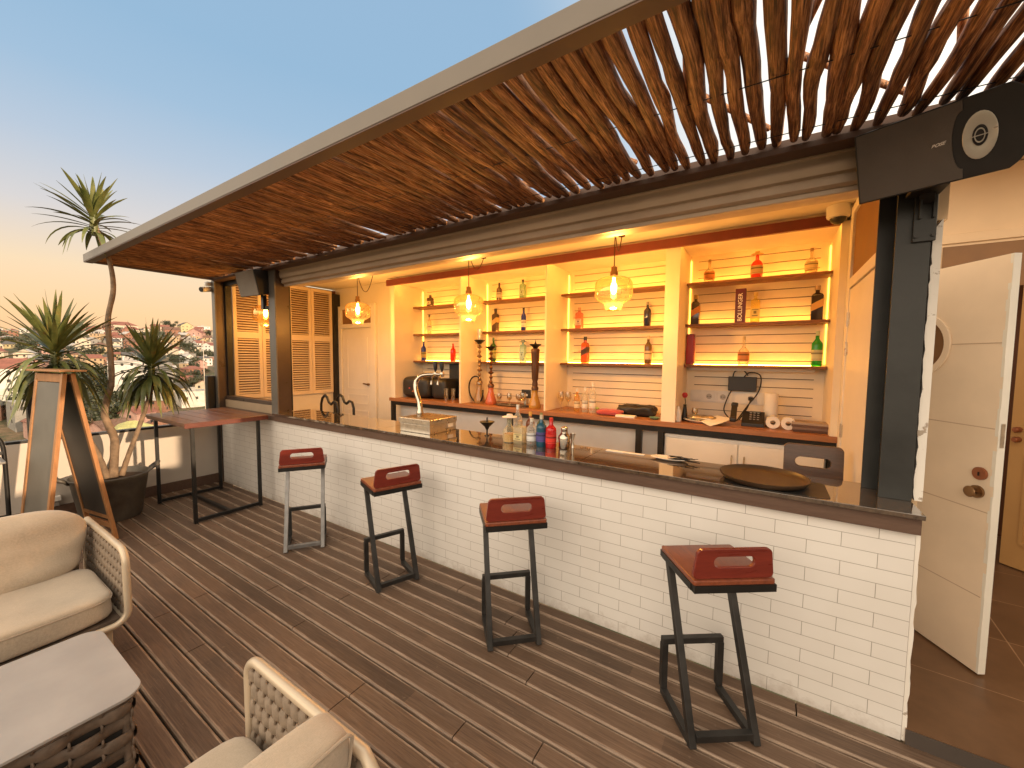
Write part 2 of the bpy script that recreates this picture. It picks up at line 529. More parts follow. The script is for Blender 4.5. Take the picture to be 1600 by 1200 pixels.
    def build(s, name, mat, parent=None, w=True, smooth=None, bevel=0, seg=2):
        off = Vector((0, 0, 0))
        if parent and w:
            p = parent
            while p:
                off += p.location; p = p.parent
        me = bpy.data.meshes.new(name)
        me.from_pydata([v - off for v in s.v], [], s.f)
        bm = bmesh.new(); bm.from_mesh(me)
        bmesh.ops.recalc_face_normals(bm, faces=bm.faces)
        bm.to_mesh(me); bm.free()
        me.materials.append(mat)
        if smooth is not None:
            me.polygons.foreach_set('use_smooth', [True] * len(me.polygons))
            me.set_sharp_from_angle(angle=R(smooth))
        o = bpy.data.objects.new(name, me)
        COL.objects.link(o)
        if parent:
            o.parent = parent
        if bevel:
            b = o.modifiers.new('bevel', 'BEVEL')
            b.width = bevel; b.segments = seg; b.limit_method = 'ANGLE'; b.angle_limit = R(40)
        return o

def thing(name, label, cat, loc=(0, 0, 0), rz=0, group=None):
    o = bpy.data.objects.new(name, None)
    o.empty_display_size = .1
    COL.objects.link(o)
    o.location = loc; o.rotation_euler = (0, 0, rz)
    tag(o, label, cat, group)
    return o

def tag(o, label, cat, group=None):
    o['label'] = label; o['category'] = cat
    if group:
        o['group'] = group
    return o

def struct(o):
    o['kind'] = 'structure'
    return o

def dup(t, loc, rz, label, group=None):
    r = t.copy(); COL.objects.link(r)
    r.location = loc; r.rotation_euler = (0, 0, rz); r['label'] = label
    if group:
        r['group'] = group
    for ch in list(t.children):
        c = ch.copy(); COL.objects.link(c); c.parent = r
        for g in list(ch.children):
            d = g.copy(); COL.objects.link(d); d.parent = c
    return r

def rrect(w, h, r, n=6, cx=0, cy=0):
    out = []
    for qx, qy, a0 in ((1, 1, 0), (-1, 1, 90), (-1, -1, 180), (1, -1, 270)):
        for i in range(n + 1):
            a = R(a0 + 90 * i / n)
            out.append((cx + qx * (w / 2 - r) + r * cos(a), cy + qy * (h / 2 - r) + r * sin(a)))
    return out

def arc(c, r, a0, a1, n, plane='xz', y=0):
    out = []
    for i in range(n + 1):
        a = R(a0 + (a1 - a0) * i / n)
        u, v = c[0] + r * cos(a), c[1] + r * sin(a)
        out.append({'xz': (u, y, v), 'yz': (y, u, v), 'xy': (u, v, y)}[plane])
    return out

def text(body, parent, mat, size, loc, rot, name='lettering', ext=.0008, shear=0, bold=0):
    cu = bpy.data.curves.new(name, 'FONT')
    cu.body = body; cu.size = size; cu.extrude = ext; cu.shear = shear
    cu.align_x = 'CENTER'; cu.align_y = 'CENTER'; cu.offset = bold
    cu.materials.append(mat)
    o = bpy.data.objects.new(name, cu)
    COL.objects.link(o)
    o.parent = parent
    dg = bpy.context.evaluated_depsgraph_get()
    me = bpy.data.meshes.new_from_object(o.evaluated_get(dg))
    bpy.data.objects.remove(o)
    o = bpy.data.objects.new(name, me)
    COL.objects.link(o)
    o.parent = parent
    o.location = loc; o.rotation_euler = rot
    return o

# ------------------------------------------------------------------ camera, world, sun
cam = bpy.data.cameras.new('camera')
cam.sensor_fit = 'HORIZONTAL'; cam.sensor_width = 36; cam.lens = 36 * 622.88 / 1600
cam.clip_start = .05; cam.clip_end = 5000
co = bpy.data.objects.new('camera', cam); COL.objects.link(co)
yaw, pit, rol = .570790, .0640531, -.0086873
fw = Vector((-sin(yaw) * cos(pit), cos(yaw) * cos(pit), -sin(pit)))
rt = Vector((cos(yaw), sin(yaw), 0)); dn = fw.cross(rt)
r2 = rt * cos(rol) + dn * sin(rol); d2 = -rt * sin(rol) + dn * cos(rol)
mw = Matrix((r2, -d2, -fw)).transposed().to_4x4()
mw.translation = (0, -2.44, 1.75)
co.matrix_world = mw
S.camera = co

SUN_EL, SUN_AZ = 11.5, 4.0          # elevation; azimuth measured from +x towards +y
w = bpy.data.worlds.new('World'); S.world = w; w.use_nodes = True
nt = w.node_tree
bg = nt.nodes['Background']
tc = nd(nt, 'ShaderNodeTexCoord')
sep = nd(nt, 'ShaderNodeSeparateXYZ')
nt.links.new(tc.outputs['Generated'], sep.inputs[0])
grad = ramp(nt, math_n(nt, 'ADD', sep.outputs[2], .1), [
    (.0, (.20, .17, .13)), (.085, (.30, .24, .17)), (.10, (.86, .47, .25)), (.17, (.90, .56, .29)), (.25, (.82, .62, .40)),
    (.34, (.60, .57, .56)), (.44, (.42, .50, .60)), (.53, (.31, .45, .60)), (.62, (.265, .42, .585)), (1.0, (.26, .40, .57))])
east = nd(nt, 'ShaderNodeMapRange', interpolation_type='SMOOTHSTEP')
nt.links.new(math_n(nt, 'MULTIPLY_ADD', sep.outputs[1], -.05, sep.outputs[0]), east.inputs['Value'])
east.inputs['From Min'].default_value = -.48
east.inputs['From Max'].default_value = .12
upm = nd(nt, 'ShaderNodeMapRange', interpolation_type='SMOOTHSTEP')
nt.links.new(sep.outputs[2], upm.inputs['Value'])
upm.inputs['From Min'].default_value = -.05
upm.inputs['From Max'].default_value = .12
behind = nd(nt, 'ShaderNodeMapRange', interpolation_type='SMOOTHSTEP')
nt.links.new(sep.outputs[1], behind.inputs['Value'])
behind.inputs['From Min'].default_value = .04
behind.inputs['From Max'].default_value = -.22
zen = nd(nt, 'ShaderNodeMapRange', interpolation_type='SMOOTHSTEP')
nt.links.new(sep.outputs[2], zen.inputs['Value'])
zen.inputs['From Min'].default_value = .65
zen.inputs['From Max'].default_value = .78
bright = math_n(nt, 'MULTIPLY', math_n(nt, 'MAXIMUM', math_n(nt, 'MAXIMUM', east.outputs[0], zen.outputs[0]), behind.outputs[0]), upm.outputs[0])
south = nd(nt, 'ShaderNodeMapRange', interpolation_type='SMOOTHSTEP')
nt.links.new(math_n(nt, 'MULTIPLY_ADD', sep.outputs[2], -.35, math_n(nt, 'MULTIPLY', sep.outputs[1], -1.0)), south.inputs['Value'])
south.inputs['From Min'].default_value = .0
south.inputs['From Max'].default_value = .75
lit = mixc(nt, south.outputs[0], (1.25, 1.12, .94), (2.5, 2.05, 1.56))
glow = mixc(nt, bright, grad, lit)
sky = nd(nt, 'ShaderNodeTexSky')
sky.sky_type = 'NISHITA'; sky.sun_disc = False
sky.sun_elevation = R(SUN_EL); sky.sun_rotation = R(90 - SUN_AZ)
tot = mixc(nt, .006, glow, sky.outputs[0], 'ADD')
nt.links.new(tot, bg.inputs['Color'])
bg.inputs['Strength'].default_value = 1.0

sl = bpy.data.lights.new('sun', 'SUN')
sl.energy = 4.2; sl.angle = R(.6); sl.color = (1.0, .72, .46)
so = bpy.data.objects.new('sun', sl); COL.objects.link(so)
e, a = R(SUN_EL), R(SUN_AZ)
so.rotation_euler = Vector((-cos(e) * cos(a), -cos(e) * sin(a), -sin(e))).to_track_quat('-Z', 'Y').to_euler()
so.location = (6, 0, 8)

S.render.engine = 'CYCLES'
S.view_settings.view_transform = 'Standard'; S.view_settings.look = 'None'
S.view_settings.exposure = .22; S.view_settings.gamma = 1
S.cycles.use_denoising = True
S.cycles.max_bounces = 8; S.cycles.transparent_max_bounces = 16
S.cycles.sample_clamp_indirect = 6
S.cycles.caustics_reflective = False; S.cycles.caustics_refractive = False

# ------------------------------------------------------------------ deck
mb = MB()
XL, XR, YF = -6.39, 3.0, -5.2
rd = random.Random(4)
k = 0
y1 = 0.0
yb = GAP0
def board(x0, x1, ya, yb_):
    """chamfered deck board profile swept along x"""
    z, c = -rd.uniform(0, .0025), .006
    prof = [(ya, -.025), (yb_, -.025), (yb_, z - c), (yb_ - c, z), (ya + c, z), (ya, z - c)]
    mb.prism(prof, 'x', x0, x1)
fixed = {5: [-1.33], 9: [-1.27, -3.05], 3: [-.73, -3.6], 7: [.25], 10: [-1.29]}
while True:
    top = y1 if k == 0 else yb + .0
    ya = yb - PITCH if k else GAP0 + .004
    if k == 0:
        a0, a1 = GAP0 + .004, -.002
    else:
        a0, a1 = yb - PITCH + .0055, yb - .0055
    cuts = sorted(set([XL + 0.0] + [x for x in [XL + (rd.random() * 1.5) + i * 1.62 for i in range(7)] if XL + .3 < x < XR - .2] + [XR]))
    for p, q in zip(cuts, cuts[1:]):
        board(p + .003, q - .003, a0, a1)
    if k:
        yb -= PITCH
    k += 1
    if yb < YF:
        break
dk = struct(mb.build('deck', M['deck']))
struct(MB().box(-6.6, YF - .2, -.2, XR, .02, -.03).build('deck_subfloor', M['dark']))

# ------------------------------------------------------------------ bar building shell
FZ = .07
struct(MB().box(.60, .0, -.2, 3.2, 3.4, FZ).build('corridor_floor', M['floor']))
struct(MB().box(.60, -.012, -.03, 3.2, -.001, FZ - .003).build('corridor_step', cmat('step_riser_slate', (.07, .055, .045), .6)))
struct(MB().box(-6.39, .36, -.2, .60, 2.4, .02).build('bar_floor', M['floor']))

bar = thing('bar_building', 'cream walled bar room behind the counter under its flat ceiling', 'building', (-3, 2.3, 0))
CZ = 2.93
# back wall with a niche opening is made of separate panels butted end to end
MB().box(-6.55, 1.85, -.1, -4.80, 2.0, CZ - .001).build('back_wall', M['wall'], bar)
MB().box(-4.80, 2.262, -.1, .62, 2.42, CZ - .001).build('niche_wall', M['wall'], bar)
MB().box(-6.55, .322, CZ, .60, 2.42, CZ + .04).build('ceiling', M['ceil'], bar)
MB().box(-6.40, .302, 2.767, .60, .3215, CZ + .03).build('fascia', M['ceil'], bar)
MB().box(-4.80, 1.66, 2.845, .47, 2.262, CZ).build('niche_bulkhead', M['wall'], bar)
MB().box(.49, .36, -.1, .60, 2.262, CZ - .001).build('side_wall', M['wallwhite'], bar)
MB().box(-6.53, .0, -.1, -6.41, 1.85, 1.13).build('left_wall', M['wall'], bar)
MB().box(-4.86, 1.62, 2.815, .43, 1.655, 2.90).build('red_beam', M['redpaint'], bar)

# corridor beyond the open door
cor = thing('corridor_wall', 'warm ochre plaster wall behind the open white door', 'wall', (1.4, 2.75, 0))
MB().box(.60, 2.72, FZ, 1.60, 2.85, 3.43).box(1.60, 2.72, 2.5, 3.19, 2.85, 3.43).build('wall', M['corridor'], cor)
MB().box(1.22, 2.70, 2.80, 3.2, 2.719, 2.88).box(1.18, 2.70, FZ, 1.24, 2.719, 2.80).build('door_frame', M['corridor'], cor, bevel=.004)
MB().box(1.275, 2.708, 2.40, 2.4, 2.719, 2.775).build('transom_panel', M['transom'], cor)
MB().box(1.60, 3.3, FZ, 3.2, 3.4, 2.5).build('dark_passage', cmat('passage_brown', (.12, .045, .018), .7), cor)
cr = thing('corridor_side_wall', 'cream side wall closing the corridor beside the ochre door', 'wall', (3.2, 1.6, 0))
MB().box(3.2, .2, FZ, 3.3, 1.69, 2.9).box(3.2, 1.70, FZ, 3.3, 3.4, 3.43).build('wall', M['corridor'], cr)
cc = thing('corridor_ceiling', 'plain cream ceiling above the corridor past the steel column', 'ceiling', (1.9, 1.6, 3.6))
MB().box(.62, 1.70, 3.44, 3.3, 3.4, 3.52).build('slab', M['corridor'], cc)

# unseen wall added at far right to keep low sun off the deck
tw = thing('sun_block_wall', 'added unseen white wall that keeps low sun off the deck', 'wall', (3.05, -2.5, 0))
MB().box(3.0, -6.5, -.1, 3.19, .19, 2.24).build('wall', M['wallwhite'], tw)

# ------------------------------------------------------------------ white brick counter
ct = thing('bar_counter', 'long white brick tiled bar counter with polished brown stone top', 'bar counter', (.59, .15, 0))
m = MB().box(-6.39, 0, 0, .586, .30, .985).build('tiled_front', M['tile'], ct, w=True)
# object coordinates for the tiles start at the right-hand foot of the wall
MB().box(-4.86, -.035, .988, .595, .35, 1.062).build('trim', M['trim'], ct, bevel=.003)
for a, b in ((-4.86, -3.02), (-3.018, -1.01), (-1.008, .60)):
    MB().box(a, -.06, 1.064, b, .40, 1.086).build('stone_slab', M['granite'], ct, bevel=.002)
MB().box(-6.39, -.02, .987, -4.862, .30, 1.045).build('ledge', M['trim'], ct, bevel=.003)
jag = random.Random(5)
poly = [(.5865, .0)]
z = 0
pts = []
while z < .98:
    pts.append((.603 + jag.uniform(-.003, .003), z)); z += jag.uniform(.02, .07)
pts.append((.603, .985))
MB().prism([(.588, .005)] + pts + [(.588, .985)], 'y', .004, .25).build('bare_plaster_end', M['plaster'], ct)

# right steel column (H section) with its bolted plate, and the broken plaster strip beside it
colr = thing('steel_column', 'charcoal steel column with bolted plate standing on the right counter end', 'column', (.53, .22, 1.086))
MB().box(.48, .155, 1.087, .60, .167, 2.77).box(.438, .30, 1.087, .60, .312, 2.77).box(.50, .167, 1.087, .60, .30, 2.77).build('column_profile', M['post'], colr)
pl = MB().box(.535, .138, 2.30, .612, .154, 2.62).build('bolted_plate', M['post'], colr, bevel=.003)
for bx in (.545, .602):
    for bz in (2.325,):
        MB().disc((bx, .138, bz), (0, -1, 0), .008, .008, 8).build('bolt', M['steel'], pl)
MB().box(.548, .115, 2.40, .556, .137, 2.58).box(.592, .115, 2.40, .600, .137, 2.58).build('bracket_rail', M['post'], colr)
ps = thing('plaster_jamb', 'ragged white plaster jamb edge beside the charcoal steel column', 'door jamb', (.63, .2, 0))
z = 1.09; left = []
while z < 2.36:
    left.append((.607 + jag.uniform(-.002, .006), z)); z += jag.uniform(.012, .06)
MB().prism([(.640, 2.40), (.640, 1.09)] + left, 'y', .168, .36).build('strip', M['plaster'], ps)
MB().box(.612, .26, FZ, .645, .36, 1.088).box(.615, .20, 2.401, .66, .36, 2.92).build('jamb', M['corridor'], ps)

# left posts, window and louvres
pl_ = thing('bar_post', 'dark brown bar post at the left end of the shutter box', 'post', (-4.92, .09, 1.05))
MB().box(-4.995, .005, 1.046, -4.852, .018, 2.77).build('front_flange', cmat('grey_post_flange', (.16, .145, .125), .45, .2), pl_)
MB().box(-4.99, .018, 1.046, -4.856, .17, 2.77).build('post_body', M['postbrown'], pl_)
MB().box(-4.985, .17, 1.087, -4.88, .20, 2.77).build('shutter_guide', M['black'], pl_)
wp = thing('corner_post', 'dark brown corner post between the railing and louvred window', 'post', (-6.36, .05, 0))
MB().box(-6.42, -.035, .0, -6.33, -.02, 2.77).build('front_flange', cmat('grey_post_flange', (.16, .145, .125), .45, .2), wp)
MB().box(-6.415, -.02, .0, -6.335, .12, 2.77).build('post_body', M['postbrown'], wp)
wf = thing('bar_window', 'open side window frame with dark sill between the two brown posts', 'window', (-5.65, .11, 1.13))
MB().box(-6.335, .06, 1.15, -4.995, .16, 1.20).build('sill', M['postbrown'], wf, bevel=.004)
MB().box(-6.335, .08, 1.201, -6.295, .15, 2.70).build('jamb', M['black'], wf)
MB().box(-6.335, .08, 2.70, -4.995, .15, 2.765).build('head', M['black'], wf)
MB().box(-6.335, .05, 1.046, -5.0, .12, 1.149).build('sill_board', cmat('pale_sill_board', (.42, .31, .2), .5), wf, bevel=.003)

def louvre(y0, y1, z0, z1, label):
    t = thing('louvre_shutter', label, 'shutter', (-6.39, (y0 + y1) / 2, z0), group='louvred shutters on the left bar wall')
    sw = .045; zr = (z0 + z1) / 2 + .05
    MB().box(-6.405, y0, z0, -6.375, y0 + sw, z1).box(-6.405, y1 - sw, z0, -6.375, y1, z1).box(-6.405, y0 + sw, z0, -6.375, y1 - sw, z0 + .06) \
        .box(-6.405, y0 + sw, z1 - .05, -6.375, y1 - sw, z1).box(-6.405, y0 + sw, zr - .045, -6.375, y1 - sw, zr + .045).build('frame', M['louvre'], t)
    mb = MB()
    for a, b in ((z0 + .06, zr - .045), (zr + .045, z1 - .05)):
        n = int((b - a) / .036)
        for i in range(n):
            zz = a + (i + .5) * (b - a) / n
            mb.add([(-6.402, y0 + sw, zz + .013), (-6.374, y0 + sw, zz - .006), (-6.374, y1 - sw, zz - .006), (-6.402, y1 - sw, zz + .013),
                    (-6.405, y0 + sw, zz + .008), (-6.377, y0 + sw, zz - .011), (-6.377, y1 - sw, zz - .011), (-6.405, y1 - sw, zz + .008)],
                   [(0, 1, 2, 3), (7, 6, 5, 4), (1, 0, 4, 5), (3, 2, 6, 7), (0, 3, 7, 4), (2, 1, 5, 6)])
    mb.build('slats', M['louvre'], t)
louvre(.20, .575, 1.135, 2.875, 'cream louvred shutter leaf nearest the corner post, seen through the side window')
louvre(.580, .955, 1.135, 2.875, 'cream louvred shutter leaf behind the lamp in the side window')
louvre(.975, 1.345, 1.135, 2.875, 'cream louvred shutter leaf just right of the brown bar post')
louvre(1.350, 1.72, 1.135, 2.875, 'cream louvred shutter leaf beside the black upright and cream door')
bp = thing('dark_upright', 'black upright between the louvred shutters and the cream door', 'post', (-6.35, 1.78, 0))
MB().box(-6.40, 1.728, .0, -6.33, 1.845, 2.83).build('upright', M['black'], bp)
MB().box(-6.470, .12, 1.1, -6.455, 1.845, 2.9).build('backing', cmat('dusk_orange_backing', (.16, .06, .018), .9), bp)

# cream back door
bd = thing('back_door', 'off white panelled door with small transom at the back of the bar', 'door', (-5.85, 1.84, 0))
def panel_frame(mb, x0, z0, x1, z1, y, d, wd=.022):
    for a in ((x0, z0, x1, z0 + wd), (x0, z1 - wd, x1, z1), (x0, z0 + wd, x0 + wd, z1 - wd), (x1 - wd, z0 + wd, x1, z1 - wd)):
        mb.box(a[0], y - d, a[1], a[2], y, a[3])
    return mb
MB().box(-6.24, 1.825, .02, -5.47, 1.849, 2.22).build('leaf', M['doorcream'], bd)
mb = MB()
for z0, z1 in ((.25, .85), (.95, 1.12), (1.2, 2.08)):
    panel_frame(mb, -6.12, z0, -5.57, z1, 1.825, .008)
mb.build('panel_moulding', M['doorcream'], bd)
mb = MB().box(-6.33, 1.80, .02, -6.25, 1.849, 2.62).box(-5.46, 1.80, .02, -5.36, 1.849, 2.62).box(-6.25, 1.80, 2.24, -5.46, 1.849, 2.31).box(-6.25, 1.80, 2.56, -5.46, 1.849, 2.62)
mb.build('frame', M['doorcream'], bd, bevel=.004)
MB().box(-6.25, 1.835, 2.31, -5.46, 1.848, 2.56).build('transom', M['transom'], bd)
MB().beam((-5.55, 1.80, 1.30), (-5.67, 1.80, 1.31), .014, .02).disc((-5.55, 1.824, 1.30), (0, -1, 0), .02, .03, 10).build('handle', M['brass'], bd)

# roller shutter box and the beam above it
rs = thing('roller_shutter', 'rolled up metal shutter box spanning the bar opening under the poles', 'roller shutter', (-2.2, .2, 2.58))
prof = [(.10, 2.60), (.085, 2.612), (.085, 2.645), (.096, 2.650), (.096, 2.657), (.072, 2.664), (.062, 2.69), (.060, 2.715), (.068, 2.735), (.068, 2.745), (.056, 2.749), (.056, 2.766), (.32, 2.766), (.32, 2.60)]
MB().prism(prof, 'x', -4.853, .45).build('shutter_box', M['roller'], rs, smooth=40)
MB().box(-4.852, .112, 2.572, .45, .145, 2.599).build('bottom_rail', M['roller'], rs, bevel=.004)

# ------------------------------------------------------------------ pergola
pg = thing('pergola', 'pergola of rough brown poles in a painted steel frame over the bar', 'pergola', (-2.2, -.6, 2.77))
PXR = 1.75
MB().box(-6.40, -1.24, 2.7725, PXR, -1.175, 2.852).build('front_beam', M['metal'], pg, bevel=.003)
MB().box(-6.398, -1.237, 2.766, PXR, -1.168, 2.772).build('soffit_bounce_tint', M['brownmetal'], pg)  # strip added under the beam; its brown paints in the deck's reflected colour
MB().box(-6.40, -1.174, 2.770, -6.34, .05, 2.850).build('end_beam', M['brownmetal'], pg, bevel=.004)
MB().box(PXR - .06, -1.174, 2.770, PXR, .05, 2.850).build('end_beam', M['brownmetal'], pg)
MB().box(-6.339, -.055, 2.752, PXR - .061, .05, 2.782).build('back_beam', M['brownmetal'], pg, bevel=.003)
MB().box(-6.339, .05, 2.768, PXR - .061, .30, 2.80).box(-6.339, .012, 2.801, PXR - .061, .05, 2.842).build('flashing', M['brownmetal'], pg)
rp = random.Random(21)
xs = []
x = PXR - .10
while x > -6.31:
    xs.append(x)
    x -= rp.uniform(.058, .072) if x > -2.6 else rp.uniform(.047, .058) + (.024 if rp.random() < .24 else 0)
rest = MB()
def pole_mb(mb, x):
    r0 = rp.uniform(.025, .0345) if x > -2.6 else rp.uniform(.0215, .031)
    n = 13
    dx = rp.uniform(-.035, .035); s1, s2 = rp.random() * 50, rp.random() * 50
    ybk, yfr = rp.uniform(-.05, .0), -1.176 + rp.uniform(-.004, .0)
    zz = 2.782 + r0 + rp.choice((0, 0, 0, .012))
    amp = rp.uniform(.006, .022)
    pts, rr = [], []
    kn = rp.randrange(2, 11)
    for i in range(n):
        t = i / (n - 1)
        y = yfr + (ybk - yfr) * t
        o = noise.noise(Vector((s1, t * 2.6, 0))) * amp * 1.6 + noise.noise(Vector((s1, t * 7, 3))) * amp * .35
        pts.append((x + dx * (t - .5) + o, y, zz + abs(noise.noise(Vector((s2, t * 2.2, 1)))) * .010))
        r = r0 * (1.08 - .22 * t) * (1 + .16 * noise.noise(Vector((s2, t * 6, 7))))
        if i == kn:
            r *= 1.14
        rr.append(max(.013, r))
    rr[0] *= .9; rr[-1] *= .72
    pts.append((pts[-1][0], pts[-1][1] + .006, pts[-1][2])); rr.append(rr[-1] * .4)
    mb.tube(pts, rr, 9)
for i, x in enumerate(xs):
    if i < 100:
        mb = MB(); pole_mb(mb, x)
        mb.build('pole', M['pole'], pg, smooth=60)
    else:
        pole_mb(rest, x)
o = rest.build('pole_run', M['pole'], pg, smooth=60); o['kind'] = 'stuff'
o['label'] = 'tightly packed rough poles toward the far end'
cross = MB()
for i in range(9):
    x = -1.6 + i * .33 + rp.uniform(-.1, .1)
    cross.tube([(x, -1.1, 2.86), (x + rp.uniform(-.15, .15), -.6, 2.875), (x + rp.uniform(.1, .3), -.1, 2.865)], .014, 7)
cross.build('upper_branches', M['pole'], pg, smooth=60)
for y in (-.16, -.62):
    MB().tube([(-6.3, y, 2.795), (-3, y + .004, 2.797), (0, y, 2.793), (PXR - .07, y, 2.796)], .0022, 5).build('wire', M['black'], pg)

# ------------------------------------------------------------------ back bar unit
bb = thing('back_bar_shelving', 'cream recessed back bar shelving with wood counter and lit shelves', 'shelving unit', (-2.2, 1.95, 0))
YU, YS, YB = 1.65, 2.02, 2.262
BZ = 1.142
mb = MB()
mb.box(-4.80, YU, BZ, -4.72, YB, 2.845)
mb.build('side_panel', M['wall'], bb)
for a, b, n in ((-3.466, -3.437, 'divider'), (-2.186, -2.164, 'divider'), (-.875, -.742, 'divider')):
    MB().box(a, YU, BZ, b, YB - .001, 2.845).build(n, M['slat'], bb, bevel=.002)
MB().box(.44, YU, BZ, .489, YB - .001, 2.845).build('side_panel', M['slat'], bb)
niches = [(-4.72, -3.466), (-3.437, -2.186), (-2.164, -.875), (-.742, .44)]
for i, (a, b) in enumerate(niches):
    # grooved back boards: real boards with open dark joints
    MB().box(a, YB - .006, BZ, b, YB - .002, 2.845).build('joint_shadow', M['gap'], bb)
    mb = MB()
    marg = .075
    mb.box(a, YB - .024, BZ, a + marg, YB - .0061, 2.844).box(b - marg, YB - .024, BZ, b, YB - .0061, 2.844)
    zs = BZ
    step = .0868
    while zs < 2.80:
        z1 = min(zs + step - .0075, 2.844)
        if 2.50 < zs < 2.50 or zs + step > 2.83:
            z1 = 2.844
        mb.box(a + marg, YB - .022, zs, b - marg, YB - .0061, z1)
        zs += step
        if z1 >= 2.84:
            break
    mb.build('slatted_back', M['slat'], bb)
    if i == 0:
        pass
    for z in (1.69, 2.105, 2.525):
        sh = MB().box(a + .002, YS, z - .014, b - .002, YB - .0245, z + .012)
        sh.build('shelf', M['shelf'], bb, bevel=.002)
        MB().box(a + .04, YB - .098, z + .0125, b - .04, YB - .088, z + .0195).build('led_strip', M['led'], bb)
    for q in (a + .004, b - .010):
        MB().box(q, YB - .034, 1.72, q + .006, YB - .0245, 2.80).build('led_edge', M['ledside'], bb)
    MB().box(a + .05, 1.661, 2.831, b - .05, 1.672, 2.844).build('led_strip', M['led'], bb)
    # lighter surround of each bay
MB().box(-.70, 2.14, 1.645, .36, YB - .025, 1.675).build('cable_trunking', M['whiteplastic'], bb)
# counter top, frame, fronts
MB().box(-4.84, 1.635, 1.092, .515, YB - .007, BZ - .001).build('wood_top', M['oak'], bb, bevel=.003)
mb = MB().box(-4.83, 1.66, 1.035, .50, 1.71, 1.091)
for a in (-4.83, -2.70, -1.12, .44):
    mb.box(a, 1.66, .02, a + .06, 1.71, 1.035)
mb.box(-.90, 1.66, .02, -.85, 1.71, 1.035)
mb.build('black_frame', M['black'], bb)
MB().box(-4.76, 1.80, .02, -.91, 1.83, 1.035).build('front_panel', M['wallwhite'], bb)
MB().box(-.84, 1.70, .02, .43, 1.80, 1.02).build('cabinet', M['cabinet'], bb)
for a, b, hx in ((-.82, -.205, -.25), (-.195, .42, -.15)):
    d = MB().box(a, 1.680, .06, b, 1.699, .985).build('cabinet_door', M['cabinet'], bb, bevel=.004)
    MB().tube([(hx, 1.679, .78), (hx, 1.655, .79), (hx, 1.655, .87), (hx, 1.679, .88)], .006, 6).build('handle', M['brushed'], d)
# inner side door on the right with its hinges
sd = thing('side_door', 'white side door with three steel hinges behind the steel column', 'door', (.48, 1.0, 0))
MB().box(.470, .45, .02, .4895, 1.30, 2.26).build('leaf', M['doorcream'], sd)
MB().box(.462, 1.301, .02, .4895, 1.38, 2.86).box(.462, .45, 2.27, .4895, 1.30, 2.34).box(.462, .45, 2.80, .4895, 1.30, 2.86).build('frame', M['doorcream'], sd, bevel=.004)
MB().box(.478, .45, 2.341, .4895, 1.30, 2.799).build('transom', M['transom'], sd)
for z in (2.05, 1.84, 1.245):
    MB().tube([(.466, 1.295, z - .05), (.466, 1.295, z + .05)], .009, 8).box(.4625, 1.255, z - .045, .4698, 1.29, z + .045).build('hinge', M['brushed'], sd)

